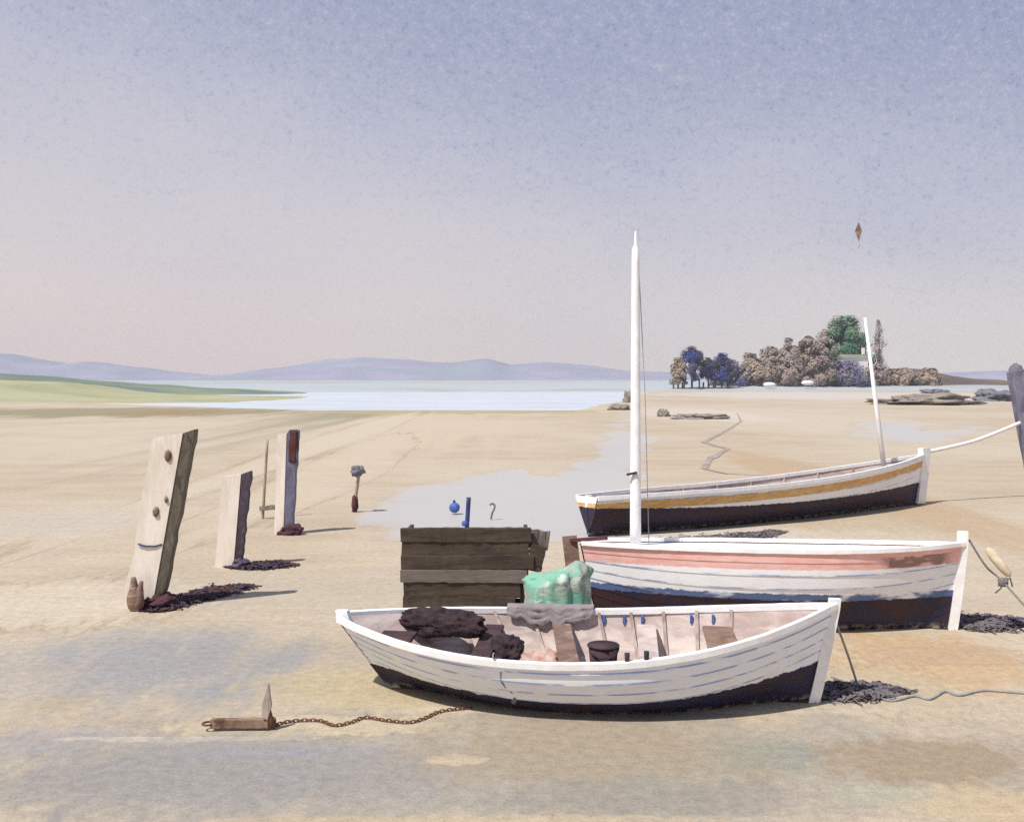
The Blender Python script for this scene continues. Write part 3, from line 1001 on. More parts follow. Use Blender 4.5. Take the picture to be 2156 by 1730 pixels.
breakwater_post('breakwater_post', (335, 1274), (402, 910), .42, .12, M['pale'], M['weedy'],
                'tallest pale board post with weedy dark edge, leaning right beside the forked stump', GP, .22,
                ((354, 958, .065, 'bolt'), (328, 1076, .055, 'bolt'), (350, 1050, .035, 'bolt'), (316, 1147, .17, 'staple')), 1, foot=((.24, .20, .13), M['maroon']))  # foot lump added to thicken the shadow at the base
breakwater_post('breakwater_post', (502, 1190), (520, 996), .33, .12, M['pale'], M['purple'],
                'shortest pale board post with purple edge, between two taller breakwater posts', GP, .17, (), 4, foot=((.16, .14, .09), M['purple']))  # the lump at its foot deepens the shadow there
breakwater_post('breakwater_post', (608, 1122), (618, 910), .20, .19, M['pale'], M['blueg'],
                'pale board post with blue grey side and maroon top, next to a thin stake', GP, .20, (), 7,
                cap=((.15, .17, .42), M['maroon']), foot=((.24, .2, .17), M['maroon']))
def stake(name, vb, vt, r0, r1, m, label, seed=0, n=10):
    b, tp = sighted(vb, vt)
    o = MB()
    L = tp - b
    path = [L * (k / 8) + Vector((.012 * mn.noise(Vector((k, seed, 0))), 0, 0)) for k in range(-1, 9)]
    o.tube(path, [r0 + (r1 - r0) * max(0, k) / 8 * (1 + .2 * mn.noise(Vector((k * 2, seed, 4)))) for k in range(-1, 9)], n)
    return o, b
o, b = stake('stake', (553, 1090), (563, 925), .035, .03, M['tan'], '', 2)
r_ = empty('thin_stake', b, 0, 'thin tan stake with a grey crossboard beside the maroon topped post', 'stake')
o.build('shaft', M['tan'], r_)
cb = MB(); p = at(566, 1068, b.y - .06) - b; cb.box(p, (.42, .04, .11), Matrix.Rotation(-.08, 3, 'Y'), .02, 5, 3)
cb.build('crossboard', M['rock'], r_)
o, b = stake('stake', (744, 1076), (757, 990), .05, .035, M['tan'], '', 5)
r_ = empty('knobbed_stake', b, 0, 'short tan stake with a ragged grey knob on top, standing alone', 'stake')
o.build('shaft', M['tan'], r_)
p = at(752, 990, b.y) - b
MB().ball(p, (.17, .14, .13), 3, .5, 2, 4).build('knob', M['slate'], r_)
p = at(747, 1060, b.y) - b
MB().ball(p, (.085, .085, .24), 3, .2, 2, 4).build('weed_collar', M['maroon'], r_)
o, b = stake('stake', (983, 1110), (987, 1046), .05, .05, M['navy'], '', 8)
r_ = empty('blue_stake', b, 0, 'dark blue stake standing upright at the edge of the tidal pool', 'stake')
o.build('shaft', M['navy'], r_)
MB().ball(Vector((-.05, -.03, .10)), (.08, .06, .06), 2, .3, 2, 4).build('knot', M['cobalt'], r_)
bb = G(957, 1078)
r_ = empty('buoy', bb, 0, 'small round blue buoy lying by the dark blue stake', 'buoy')
MB().ball((0, 0, .12), .13, 3, .05).build('ball', M['cobalt'], r_)
MB().tube([(0, 0, .24), (-.02, 0, .30)], [.03, .03], 10).build('eye', M['navy'], r_)
b = G(1036, 1090)
hk = [at(vx, vy, b.y) - b for vx, vy in ((1034, 1092), (1036, 1080), (1041, 1069), (1041, 1062), (1036, 1059), (1031, 1062))]
o = MB().tube(catm(hk, 5), .022, 8).build('iron_hook', M['slate']); o.location = b
tag(o, 'slim grey iron hook bent over at its top in the tidal pool', 'hook')
# stumps by the tallest post
b = G(285, 1283)
fo = MB()
fo.tube(catm([at(vx, vy, b.y) - b for vx, vy in ((286, 1300), (285, 1270), (283, 1245), (281, 1214))], 4), [.05] * 3 + [.10, .11, .115, .11, .10, .085, .06, .05, .04, .03, .012][:10], 9)
fo.tube(catm([at(vx, vy, b.y - .02) - b for vx, vy in ((287, 1296), (291, 1268), (294, 1245), (298, 1222))], 4), [.05] * 3 + [.08, .085, .08, .07, .06, .055, .045, .035, .03, .025, .01][:10], 9)
o = fo.build('forked_stump', M['brown']); o.location = b
tag(o, 'short brown forked stump left of the tallest breakwater post', 'stump')
b = G(307, 1276)
o = MB().tube([(0, 0, -.1), (.0, 0, .12), (.02, 0, .26)], [.045, .04, .012], 8).build('stub', M['brown']); o.location = b
tag(o, 'small pointed stub between the forked stump and the tallest post', 'stump')

# the dark leaning post at the right edge
b, tp = G(2190, 1046), at(2138, 778, G(2190, 1046).y)
r_ = empty('leaning_post', b, 0, 'dark purple grey mooring post leaning at the right edge of the sand', 'post')
mb = MB(); mb.bar(Vector((0, 0, -.3)), tp - b, .36, .36, .03, 16, 3, up=Vector((0, 1, 0))); mb.build('pile', M['blueg'], r_)
mb = MB(); mb.ball(tp - b + Vector((.02, 0, -.05)), (.17, .17, .24), 3, .25, 2, 3); mb.build('cap', M['slate'], r_)

# ------------------------------------------------------------------ dark plank pen behind the open boat
def pen():
    fl_, fr_ = at(848, 1110, 13.1), at(1160, 1110, 13.1)
    o = empty('plank_pen', Vector(((fl_.x + fr_.x) / 2, 13.1, 0)), 0, 'dark tarred pen of wide planks standing behind the open white boat', 'pen')
    W = fr_.x - fl_.x
    top = fl_.z
    rows = 7
    hgt = top / rows
    rnd = random.Random(4)
    ends = [.0, -.03, .0, -.05, -.18, -.22, -.26]       # right ends step in lower down
    for k in range(rows):
        z = top - hgt * (k + .5)
        xr = W / 2 - .24 + ends[rows - 1 - k if False else k] + rnd.uniform(-.03, .03)
        if k < 2: xr -= .0
        xl = -W / 2 + rnd.uniform(-.035, .02)
        mb = MB(); mb.box(((xl + xr) / 2, rnd.uniform(-.015, .015), z), (xr - xl, .07, hgt + .006 if k != 3 else hgt - .012), Matrix.Rotation(rnd.uniform(-.005, .006), 3, 'Y'), .012, 22, k + 2, .1)
        mb.build('plank', M['tar2'] if k == 3 else M['tar'], o)
    mb = MB(); mb.box((W / 2 - .15, .09, top - .17), (.26, .05, .24), Matrix.Rotation(.12, 3, 'Y'), .03, 6, 3); tag(mb.build('plank', M['tar2'], o), 'faded broken plank end')
    mb = MB(); mb.box((W / 2 - .20, .02, top - .40), (.20, .06, .34), Matrix.Rotation(.25, 3, 'Y'), .03, 6, 5); mb.build('plank', M['tar'], o)
    for x in (-W / 2 + .12, 0.05, W / 2 - .35):
        mb = MB(); mb.box((x, .10, top / 2 - .03), (.11, .11, top - .02), None, .01, 8, x); mb.build('stanchion', M['tar'], o)
    for x in (-W / 2 + .07, W / 2 - .33):
        for k in range(5):
            z = top - .14 - k * .24
            mb = MB(); mb.box((x, .34, z), (.05, .34, .225), None, .01, 8, k); mb.build('plank', M['tar'], o)
    for k in range(5):
        z = top - .14 - k * .24
        mb = MB(); mb.box((-.15, .55, z - .06), (W - .34, .05, .225), None, .01, 8, k + 9); mb.build('plank', M['tar'], o)
pen()

# ------------------------------------------------------------------ anchor and chain
b = G(566, 1533)
r_ = empty('anchor', b, 0, 'old rusty anchor lying on the near sand with one pale fluke upright', 'anchor')
le = G(445, 1533) - b
mb = MB(); mb.box(le * .5 + Vector((0, 0, .055)), (le.length, .07, .08), Matrix.Rotation(math.atan2(le.y, le.x), 3, 'Z'), .008, 12, 2); mb.build('shank', M['anchor'], r_)
arm = [Vector((.0, .16, .03)), Vector((.02, .07, .03)), Vector((.025, 0, .05)), Vector((.005, -.01, .14)), Vector((-.01, -.01, .22))]
MB().tube(catm(arm, 5), [.03] * 5 + [.034] * 6 + [.032 - .001 * k for k in range(10)], 8).build('arm', M['rust'], r_)
vs = [(-.055, -.05, .12), (.0, -.05, .10), (.03, -.03, .22), (.0, -.02, .42), (-.05, -.04, .24)]
vs2 = [(x, y + .035, z) for x, y, z in vs]
fs = [(0, 1, 2, 3, 4), (9, 8, 7, 6, 5)] + [(i, 5 + i, 5 + (i + 1) % 5, (i + 1) % 5) for i in range(5)]
tag(MB().add(vs + vs2, fs).build('fluke', mat('fluke_iron', (.42, .36, .29), (.34, .27, .21), 8, .9), r_), 'pale upright fluke')
rp = [le + Vector((-.03 + .05 * math.cos(a), .05 * math.sin(a), .05)) for a in [i * math.pi / 8 for i in range(17)]]
MB().tube(rp, .01, 6, False).build('ring', M['rust'], r_)
P = lay(catm([G(*q) for q in ((572, 1530), (600, 1520), (640, 1516), (675, 1517), (705, 1527), (740, 1520), (770, 1510), (815, 1517), (862, 1521), (895, 1512), (930, 1497), (1000, 1489))], 30), .016)
# links: evenly spaced along the path
mb = MB()
acc, last, i = 0, P[0], 0
step = .040
seg = [P[0]]
for q in P[1:]:
    while (q - last).length >= step:
        last = last + (q - last).normalized() * step
        seg.append(last.copy())
for i in range(len(seg) - 1):
    a, bq = seg[i], seg[i + 1]
    tdir = (bq - a).normalized()
    side = Vector((0, 0, 1)).cross(tdir).normalized()
    upv = side if i % 2 else (side * .5 + Vector((0, 0, .85))).normalized()
    c = (a + bq) / 2
    loop = [c + tdir * (.030 * math.cos(k)) + upv * (.014 * math.sin(k)) for k in [j * math.pi / 5 for j in range(11)]]
    mb.tube(loop, .0055, 5, False)
tag(mb.build('chain', M['rust']), 'rusty chain trailing across the sand from the old anchor', 'chain')

# ------------------------------------------------------------------ dark strands and rocks
def rock(vx, vy, wv, hv, m, label, seed, depth=None, group='low rocks on the far sand', name='rock'):
    b = G(vx, vy)
    k = b.y / FV
    w, h = wv * k / 2, hv * k
    o = MB().ball((0, 0, h * .25), (w, depth or w * .6, h * .8), 4, .55, 1.6, seed, flat_z=-.15).build(name, m)
    o.location = b
    return tag(o, label, 'rock', group)
rock(1325, 846, 26, 22, M['rock'], 'dark pointed rock at the water edge left of the tall mast', 1)
rock(1306, 862, 44, 10, M['rock'], 'low dark rock just below the pointed rock by the tall mast', 2)
rock(1398, 876, 26, 15, M['rock'], 'small dark rock right of the tall mast on the far sand', 3)
rock(1470, 880, 110, 9, M['rock'], 'long low brown ledge beside the rivulet', 4, 1.6)
rock(1940, 850, 220, 18, M['rock'], 'longest low brown ledge on the far sand right of the short leaning mast', 5, 5)
rock(1968, 827, 50, 9, M['slate'], 'small purple rock above the long brown ledge', 6, 5)
rock(2098, 843, 80, 22, M['slate'], 'dark slate rock beside the leaning post', 7, 4)
rock(1090, 950, 0.1, .1, M['rock'], 'x', 9) if False else None
def ground_ribbons(name, pts, w, seed, mm=None):
    mm = mm or M['weed']
    P = [G(*p) for p in pts]
    dense = catm(P, 6)
    mb = MB()
    rnd = random.Random(seed)
    for i, p in enumerate(dense):
        f = math.sin(math.pi * (i + .7) / (len(dense) + .4))
        for k in range(190):
            q = p + Vector((rnd.gauss(0, .07), rnd.gauss(0, w * (.3 + .7 * f)), 0))
            a = rnd.gauss(0, .9)
            d = Vector((math.cos(a), math.sin(a), 0)) * rnd.uniform(.05, .13)
            sd = Vector((-d.y, d.x, 0)).normalized() * rnd.uniform(.008, .022)
            z = H(q.x, q.y) + .004
            pts_ = []
            zz = rnd.uniform(0, .035) * (.4 + f)
            for m_ in range(6):
                kk = m_ / 5 * 2 - 1
                c_ = q + d * kk + Vector((0, 0, z - q.z + zz * (1 - kk * kk) + rnd.uniform(0, .012))) + sd * 1.2 * math.sin(kk * 3 + k)
                wd = sd * (1.05 - abs(kk) ** 3)
                tl = Vector((0, 0, rnd.uniform(-.012, .012)))
                pts_ += [c_ - wd + tl, c_ + wd - tl]
            mb.add(pts_, [(2 * m_, 2 * m_ + 1, 2 * m_ + 3, 2 * m_ + 2) for m_ in range(5)], True)
    return tag(mb.build(name, mm), kind='stuff')
ground_ribbons('seaweed', [(1345, 1136), (1420, 1140), (1500, 1136), (1580, 1128), (1636, 1118)], .22, 3)
tag(bpy.data.objects['seaweed'], 'strand of dark purple seaweed on the sand before the far striped boat', 'seaweed')  # flat dark ribbons in front of the far boat

M['wrack'] = mat('maroon_wrack', (.075, .035, .038), (.06, .045, .065), 2.5, .7, bump=.9, bdist=.03, c3=(.10, .05, .045))  # strands added to thicken the cast shadows at posts and bows
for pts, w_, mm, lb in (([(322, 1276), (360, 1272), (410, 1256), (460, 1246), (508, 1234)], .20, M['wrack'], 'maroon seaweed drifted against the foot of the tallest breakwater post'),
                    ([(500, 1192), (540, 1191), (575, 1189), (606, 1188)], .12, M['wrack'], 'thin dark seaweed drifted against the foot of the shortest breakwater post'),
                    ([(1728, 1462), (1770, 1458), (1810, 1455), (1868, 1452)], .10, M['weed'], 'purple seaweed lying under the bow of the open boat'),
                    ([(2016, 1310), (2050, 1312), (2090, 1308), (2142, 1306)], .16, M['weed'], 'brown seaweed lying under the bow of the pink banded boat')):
    tag(ground_ribbons('seaweed', pts, w_, len(lb), mm), lb, 'seaweed')

# ------------------------------------------------------------------ far country
def terrain(name, m, x0, x1, y0, y1, fz, nx=140, ny=40):
    vs, fs = [], []
    for j in range(ny + 1):
        for i in range(nx + 1):
            x, y = x0 + (x1 - x0) * i / nx, y0 + (y1 - y0) * j / ny
            vs.append((x, y, fz(x, y)))
    for j in range(ny):
        for i in range(nx):
            a = j * (nx + 1) + i
            fs.append((a, a + 1, a + nx + 2, a + nx + 1))
    return tag(MB().add(vs, fs, True).build(name, m), kind='structure')
def interp(tab, v):
    if v <= tab[0][0]: return tab[0][1]
    for (a, x), (b, y) in zip(tab, tab[1:]):
        if v <= b:
            k = (v - a) / (b - a); return x + (y - x) * k
    return tab[-1][1]
def landmat(name, c1, c2, sx=.02, sy=.02, c3=None):
    m, t, b = newmat(name)
    pos = t.node('ShaderNodeNewGeometry').outputs['Position']
    c = t.mix(t.rng(t.noise(t.scale(pos, (sx, sy, sx)), 1, 5, .62), .38, .62), c1, c2)
    if c3: c = t.mix(t.rng(t.noise(t.scale(pos, (sx * .5, sy, sx)), 1.7, 4, .6), .5, .62), c, c3)
    t.put(b.inputs['Base Color'], c); b.inputs['Roughness'].default_value = 1
    b.inputs['Specular IOR Level'].default_value = .05
    return m
# left green spit: two rises
D1 = 210
T1 = [(-400, 792), (0, 800), (90, 805), (140, 818), (260, 832), (420, 833), (560, 837), (625, 842), (690, 852)]
T2 = [(-400, 780), (0, 786), (80, 790), (160, 798), (300, 808), (420, 816), (520, 820), (620, 826), (690, 836), (730, 850)]
def spit(tab, D, deep):
    def f(x, y):
        vx = CX + x / D * FV
        ztop = EYE - (interp(tab, vx) - HZ) * D / FV
        k = sm(D - deep, D, y) * sm(D + deep * 1.3, D + deep * .1, y)
        return -1.2 + (ztop + 1.2) * k + .25 * k * mn.fractal(Vector((x * .08, y * .1, 1)), 1, 2, 3)
    return f
terrain('meadow', landmat('meadow_grass', alb((204, 202, 160), .66), alb((186, 190, 146), .64), .03, .05, alb((206, 196, 152), .62)), -200, -30, 112, 235, spit(T1, 185, 66))
terrain('grassy_bank', landmat('bank_grass', alb((140, 158, 138), .56), alb((164, 174, 146), .6), .02, .05, alb((118, 150, 152), .5)), -260, -40, 220, 360, spit(T2, 270, 45))
# far shore and hills
def far_shore(x, y):
    base = -1.2 + 3.4 * sm(285, 360, y + 25 * mn.noise(Vector((x * .012, 0, 5)))) + .9 * sm(400, 800, y)
    return base + .5 * mn.fractal(Vector((x * .02, y * .02, 0)), 1, 2, 3)
terrain('far_shore', landmat('far_shore_grass', alb((186, 198, 206), .72), alb((196, 202, 202), .72), .01, .02, alb((196, 192, 182), .66)), -900, 900, 270, 960, far_shore, 160, 50)  # pale land with distance haze put into its colour
TH = [(-500, 720), (-200, 730), (0, 742), (60, 756), (130, 768), (190, 762), (250, 768), (330, 779), (400, 786), (450, 788), (500, 784), (550, 779), (610, 770), (690, 756), (760, 750), (830, 754), (900, 760), (960, 762), (1025, 752), (1080, 768), (1140, 762), (1200, 764), (1280, 774), (1360, 782), (1600, 790), (1900, 786), (2156, 780), (2600, 770)]
DH = 1000
def hills(x, y):
    vx = CX + x / DH * FV
    ztop = EYE - (interp(TH, vx) - HZ) * DH / FV
    k = sm(DH - 150, DH, y) * sm(DH + 260, DH + 20, y)
    w = 1.7 * mn.fractal(Vector((x * .022, y * .01, 4)), 1, 2.1, 5)
    return -2 + (ztop + 2 + w) * k
terrain('hills', landmat('hill_heather', (.26, .265, .34), (.31, .305, .385), .012, .02, (.25, .285, .33)), -1150, 1150, 840, 1270, hills, 300, 40)  # lavender of the distant haze is put into the hill colour

# headland on the right
DHL = 350
def headland(x, y):
    T = [(1380, 826), (1480, 822), (1520, 808), (1700, 796), (1800, 785), (1900, 775), (1960, 776), (1990, 786), (2060, 796), (2200, 806), (2400, 812)]
    vx = CX + x / DHL * FV
    ztop = EYE - (interp(T, vx) - HZ) * DHL / FV
    k = sm(DHL - 24, DHL + 5, y) * sm(DHL + 75, DHL + 20, y)
    return -1.6 + (ztop + 1.6) * k + .4 * k * mn.fractal(Vector((x * .1, y * .1, 2)), 1, 2, 3)
terrain('headland', landmat('headland_scrub', alb((150, 130, 112), .5), alb((128, 114, 112), .5), .05, .05, alb((164, 142, 116), .5)), 45, 230, 318, 430, headland, 120, 40)

def leafmat(name, c1, c2, c3=None):
    m, t, b = newmat(name)
    pos = t.coord('Object')
    rnd = t.node('ShaderNodeNewGeometry').outputs['Random Per Island']
    c = t.mix(t.math('MULTIPLY', rnd, .6), c1, c2)
    if c3: c = t.mix(t.rng(t.noise(pos, .22, 3), .45, .6), c, c3)
    t.put(b.inputs['Base Color'], c); b.inputs['Roughness'].default_value = .9
    b.inputs['Specular IOR Level'].default_value = .1
    return m
M['leaf_brown'] = leafmat('brown_twigs', (.31, .245, .22), (.27, .215, .195), (.32, .25, .205))
M['leaf_mauve'] = leafmat('mauve_scrub', (.18, .155, .22), (.24, .20, .215), (.14, .135, .25))
M['leaf_green'] = leafmat('green_leaves', (.035, .13, .075), (.075, .19, .105), (.16, .20, .135))
M['leaf_navy'] = leafmat('blue_black_leaves', (.025, .045, .19), (.05, .075, .24), (.10, .085, .09))
M['leaf_olive'] = leafmat('olive_twigs', (.34, .265, .21), (.29, .23, .18), (.36, .285, .215))

def tree(name, vx, vtop, wv, mleaf, label, cat='tree', group=None, d=DHL, dome=False, spire=False, n=1500, base=None, seed=0, leaf=.9, bare=0):
    x = (vx - CX) * d / FV
    z0 = headland(x, d) if base is None else base
    ztop = EYE - (vtop - HZ) * d / FV
    Hh = ztop - z0
    W = wv * d / FV / 2
    rnd = random.Random(seed * 13 + int(vx))
    o = empty(name, (x, d, z0), 0, label, cat, group)
    mb = MB()
    th = Hh * (.3 if not spire else .12)
    r0 = max(.12, Hh * .022)
    mb.tube([(0, 0, -.5), (0.05, 0, th), (.1, .1, Hh * .75)], [r0, r0 * .75, r0 * .2], 7)
    if bare:
        for k in range(3): mb.tube([((k - 1) * W * .55, .6 * k, -.4), ((k - 1) * W * .5, .4 * k, th + .6)], [.22, .3], 6)
    for k in range(5):
        a = k * 1.3 + seed
        e = Vector((math.cos(a) * W * .6, math.sin(a) * W * .6, Hh * (.5 + .07 * k)))
        mb.tube([(0.05, 0, th * (.7 + .1 * k)), e * .5 + Vector((0, 0, th * .4)), e], [r0 * .5, r0 * .3, r0 * .1], 5)
    mb.build('trunk', M['bark'], o)
    cz0 = 0.03 * Hh if not spire else .06 * Hh
    if bare: cz0 = bare * Hh
    clumps = []
    nc = 46 if not spire else 30
    for k in range(nc):
        q = rnd.random()
        if spire:
            z = cz0 + (Hh - cz0) * (k + .5) / nc
            f = math.sin(math.pi * min(1, max(.0, (z - cz0) / (Hh - cz0)) ** .8 * .92 + .08)) ** .8
            a = rnd.uniform(0, 6.28); rr = W * f * rnd.random() * .75
            clumps.append((Vector((rr * math.cos(a), rr * math.sin(a), z)), W * .5 * (.4 + f)))
        else:
            zq = rnd.random() ** .8
            z = cz0 + (Hh - cz0) * zq * .94
            f = math.sqrt(max(0.05, 1 - max(0, (zq - .35) / .66) ** (2.2 if dome else 1.7)))
            a = rnd.uniform(0, 6.28); rr = W * f * math.sqrt(rnd.random()) * .86
            clumps.append((Vector((rr * math.cos(a), rr * math.sin(a), z)), (W * .20 + .5) * rnd.uniform(.6, 1.15)))
    vs, fs = [], []
    for i in range(n):
        c, cr = rnd.choice(clumps)
        v = Vector((rnd.gauss(0, 1), rnd.gauss(0, 1), rnd.gauss(0, 1))).normalized() * cr * rnd.random() ** .45
        p = c + v
        p.z = min(p.z, Hh)
        if p.z < .1: p.z = .1
        if bare and p.z < cz0 - .5 * rnd.random(): p.z = cz0 + rnd.random() * 2
        s_ = leaf * rnd.uniform(.5, 1.1)
        u = Vector((rnd.gauss(0, 1), rnd.gauss(0, 1), rnd.gauss(0, .7))).normalized()
        u = ((p - c).normalized() * .35 + Vector((p.x / W, p.y / W, (p.z / Hh - .35) * 1.6)) + u * .22).normalized()
        w = u.orthogonal().normalized(); w.rotate(Matrix.Rotation(rnd.uniform(0, 6.28), 3, u))
        ww = u.cross(w)
        b0 = len(vs)
        vs += [p - w * s_ * .5, p + ww * s_ * .28, p + w * s_ * .5, p - ww * s_ * .28]
        fs.append((b0, b0 + 1, b0 + 2, b0 + 3))

    MB().add(vs, fs, False).build('crown', mleaf, o)
    return o
GW = 'brown trees of the wooded headland'
tree('green_tree', 1780, 665, 140, M['leaf_green'], 'broad domed green tree standing tallest on the headland', dome=True, n=9000, seed=1, d=352, leaf=1.4)
tree('poplar', 1850, 672, 32, M['leaf_brown'], 'narrow brown poplar just right of the short leaning mast', spire=True, n=1500, seed=2, d=350, leaf=.7)
bare = [(1578, 742, 62, 'lowest brown tree at the left end of the wood next to the blue black trees', 'leaf_brown'),
        (1622, 728, 66, 'rounded brown tree, second from the left end of the wood', 'leaf_brown'),
        (1660, 710, 62, 'brown tree in the middle of the wood on the headland', 'leaf_brown'),
        (1700, 706, 58, 'brown tree left of the broad one leaning on the green dome', 'leaf_olive'),
        (1738, 692, 62, 'tall brown tree touching the left side of the green domed tree', 'leaf_brown')]
for k, (vx, vt, w, lb, ml) in enumerate(bare):
    tree('bare_tree', vx, vt, w, M[ml], lb, group=GW, n=5600, leaf=1.3, seed=k + 5, d=350 + (k % 2) * 5)
scrub = [(1598, 758, 100, 'brown thicket at the foot of the lowest brown tree', 'leaf_olive'), (1662, 752, 104, 'brown thicket below the middle brown tree', 'leaf_brown'),
         (1722, 750, 100, 'brown thicket left of the mauve thicket under the green tree', 'leaf_brown'), (1784, 759, 116, 'mauve blue thicket under the green domed tree', 'leaf_mauve'),
         (1846, 766, 84, 'brown thicket at the foot of the poplar', 'leaf_brown'), (1905, 774, 70, 'low brown thicket right of the poplar', 'leaf_olive'),
         (1540, 757, 96, 'mauve thicket between the blue black trees and the brown wood', 'leaf_mauve'), (1955, 774, 56, 'last low thicket at the right end of the headland', 'leaf_olive')]
for k, (vx, vt, w, lb, ml) in enumerate(scrub):
    tree('thicket', vx, vt, w, M[ml], lb, 'thicket', 'thickets at the foot of the wood', n=3800, seed=k + 20, d=338 if 'green' not in lb else 336, leaf=1.2, base=0.2)
for k, (vx, vt, w, ml, lb) in enumerate(((1428, 752, 38, 'leaf_olive', 'brown tree standing outermost at the left end of the headland'), (1457, 727, 64, 'leaf_navy', 'taller blue black tree at the left end of the headland'),
                                     (1492, 752, 44, 'leaf_navy', 'smaller blue black tree just right of the taller one'), (1520, 742, 54, 'leaf_navy', 'blue black tree farthest right of the shore trees on bare trunks'))):
    tree('shore_tree', vx, vt, w, M[ml], lb, group='shore trees on bare trunks', n=4200, seed=41 + k, d=322 + k, base=-1.6, bare=.30, leaf=.9)

# the cottage
M['white_wall'] = mat('white_wall', (.84, .82, .78), (.74, .70, .66), .4, .9)
def low_cottage():
    d = 338
    p = at(1795, 758, d)
    o = empty('cottage', (p.x, d, 0), R(4), 'low white walled cottage showing through the trees below the green domed tree', 'cottage')
    w_, dp = 8.6, 5.0
    zt = p.z + .75
    mb = MB(); mb.box((0, 0, zt / 2 + 1), (w_, dp, zt - 2), bevel=0); wl = mb.build('wall', M['white_wall'], o)
    vs = [(-w_ / 2 - .4, -dp / 2 - .4, zt + .02), (w_ / 2 + .4, -dp / 2 - .4, zt + .02), (w_ / 2 + .4, dp / 2 + .4, zt + .02), (-w_ / 2 - .4, dp / 2 + .4, zt + .02), (-w_ / 2 - .4, 0, zt + 1.3), (w_ / 2 + .4, 0, zt + 1.3)]
    rf = MB().add(vs, [(0, 1, 5, 4), (2, 3, 4, 5), (1, 2, 5), (3, 0, 4), (3, 2, 1, 0)]).build('roof', M['roof_moss'], o)
    mb = MB(); mb.box((w_ / 2 - .6, 0, zt + 2.4), (.9, .9, 2.2)); mb.build('chimney', M['white_wall'], rf)
M['roof_moss'] = mat('mossy_roof', (.17, .19, .14), (.22, .21, .16), .6, .9)
low_cottage()
# upturned dinghies before the wood
for vx, vy, lb in ((1620, 807, 'left of two small pale upturned dinghies drawn up before the wood'), (1700, 803, 'right of two small pale upturned dinghies drawn up before the wood')):
    d = 324
    p = at(vx, vy, d)
    o = MB().ball((0, 0, 0), (2.0, 1.1, .8), 4).build('upturned_dinghy', M['white']); o.location = (p.x, d, p.z - .3)
    tag(o, lb, 'dinghy', 'upturned dinghies before the wood')

# kite
d = 60
p = at(1808, 487, d)
r_ = empty('kite', p, 0, 'small brown diamond kite high in the sky above the green tree', 'kite')
vs = [(0, 0, .58), (.21, .03, .05), (0, -.03, -.62), (-.21, .03, .05), (0, .05, .05)]
vs2 = [(x, y + .02, z) for x, y, z in vs]
fs = [(0, 4, 1), (1, 4, 2), (2, 4, 3), (3, 4, 0), (5, 6, 9), (6, 7, 9), (7, 8, 9), (8, 5, 9)] + [(i, i + 1 if i < 3 else 0, (i + 1 if i < 3 else 0) + 5, i + 5) for i in range(4)]
MB().add(vs + vs2, fs).build('sail', M['brown'], r_)
MB().tube([(0, 0, -.62), (.03, 0, -.8), (-.02, 0, -1.0)], [.03, .02, .012], 6).build('tail', M['warm'], r_)

# ------------------------------------------------------------------ air, light, sky, camera
m = bpy.data.materials.new('sea_air'); m.use_nodes = True
nt = m.node_tree; nt.nodes.clear()
out = nt.nodes.new('ShaderNodeOutputMaterial'); pv = nt.nodes.new('ShaderNodeVolumePrincipled')
pv.inputs['Color'].default_value = (.93, .91, .93, 1); pv.inputs['Density'].default_value = .0003
nt.links.new(pv.outputs[0], out.inputs['Volume'])
mb = MB(); mb.box((0, 600, 27), (3200, 1540, 70), bevel=0)
tag(mb.build('haze', m), kind='stuff')

AZ, EL = math.atan2(-.64, -.77), R(58)      # where the sun stands: left and behind the painter
sdir = Vector((math.cos(AZ) * math.cos(EL), math.sin(AZ) * math.cos(EL), math.sin(EL)))
L = bpy.data.lights.new('sun', 'SUN'); L.energy = 4.8; L.angle = R(.6); L.color = (1, .96, .91)
lo = bpy.data.objects.new('sun', L); COL.objects.link(lo)
lo.rotation_euler = (-sdir).to_track_quat('-Z', 'Y').to_euler()

w = bpy.data.worlds.new('World'); sc.world = w; w.use_nodes = True
class WT(NT): pass
t = WT(w)
t.n.clear()
out = t.node('ShaderNodeOutputWorld')
sky = t.node('ShaderNodeTexSky', sky_type='NISHITA'); sky.sun_disc = False
sky.sun_elevation = EL; sky.sun_rotation = math.atan2(sdir.x, sdir.y); sky.dust_density = 3; sky.air_density = 1
bg1 = t.node('ShaderNodeBackground'); t.l.new(sky.outputs[0], bg1.inputs[0]); bg1.inputs[1].default_value = .1
dirv = t.coord('Generated')
sp = t.node('ShaderNodeSeparateXYZ'); t.l.new(dirv, sp.inputs[0])
big = t.noise(t.scale(dirv, (2.2, 2.2, 4)), 1.4, 4, .55)
el = t.math('ADD', sp.outputs[2], t.math('MULTIPLY_ADD', big, .16, -.08))
el = t.math('ADD', el, t.math('MULTIPLY', sp.outputs[0], .15))
cr = t.node('ShaderNodeValToRGB'); t.l.new(el, cr.inputs[0])
E = cr.color_ramp.elements
stops = [(0.0, (226, 217, 215)), (.06, (218, 211, 213)), (.14, (208, 204, 212)), (.23, (190, 192, 209)), (.32, (166, 172, 197)), (.42, (148, 160, 190)), (1, (130, 147, 186))]
E[0].position, E[0].color = stops[0][0], (*lin(stops[0][1]), 1)
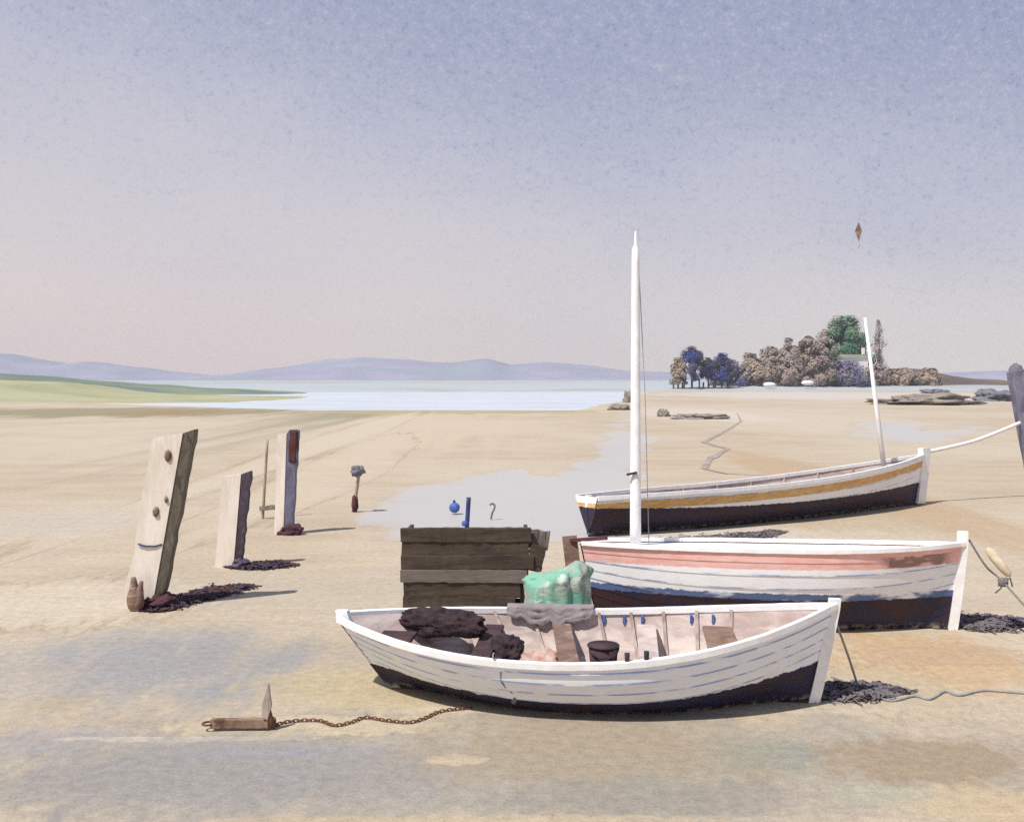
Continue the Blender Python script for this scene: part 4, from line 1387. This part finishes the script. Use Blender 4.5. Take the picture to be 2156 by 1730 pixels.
E[1].position, E[1].color = stops[-1][0], (*lin(stops[-1][1]), 1)
for p, c in stops[1:-1]:
    e = E.new(p); e.color = (*lin(c), 1)
pk = t.math('MULTIPLY', t.rng(sp.outputs[0], .05, -.45), t.rng(sp.outputs[2], .16, .0))
skyc = t.mix(t.math('MULTIPLY', pk, .6), cr.outputs[0], lin((228, 206, 207)))
wk = t.math('MULTIPLY', t.rng(sp.outputs[0], .0, .4), t.rng(sp.outputs[2], .15, .0))
skyc = t.mix(t.math('MULTIPLY', wk, .75), skyc, lin((232, 225, 220)))
# fine watercolour grain put into the sky, stronger upwards
gr = t.noise(dirv, 300, 4, .75)
gr2 = t.noise(t.scale(dirv, (1, 1, 1.3)), 120, 3, .6)
gf = t.math('ADD', t.math('MULTIPLY', gr, .6), t.math('MULTIPLY', gr2, .4))
amt = t.rng(el, .02, .34, .15, 1)
f = t.math('MULTIPLY', t.rng(gf, .50, .72), amt)
c = t.mix(t.math('MULTIPLY', f, .6), skyc, lin((112, 124, 172)))
f2 = t.math('MULTIPLY', t.rng(gf, .5, .32), amt)
c = t.mix(t.math('MULTIPLY', f2, .5), c, lin((214, 208, 214)))
bg2 = t.node('ShaderNodeBackground'); t.l.new(c, bg2.inputs[0]); bg2.inputs[1].default_value = 1.0
ms = t.node('ShaderNodeMixShader'); ms.inputs[0].default_value = .9
t.l.new(bg1.outputs[0], ms.inputs[1]); t.l.new(bg2.outputs[0], ms.inputs[2]); t.l.new(ms.outputs[0], out.inputs[0])

cam = bpy.data.cameras.new('camera'); co_ = bpy.data.objects.new('camera', cam); COL.objects.link(co_)
cam.lens, cam.sensor_width = 35, 36
cam.clip_end = 6000; cam.clip_start = .1
co_.location = (0, 0, EYE); co_.rotation_euler = (R(90), 0, 0)
cam.shift_y = -30.5 / 1024
sc.camera = co_
sc.view_settings.view_transform = 'Standard'; sc.view_settings.look = 'None'
sc.view_settings.exposure = .05; sc.view_settings.gamma = 1
sc.cycles.use_denoising = False
sc.cycles.max_bounces = 6
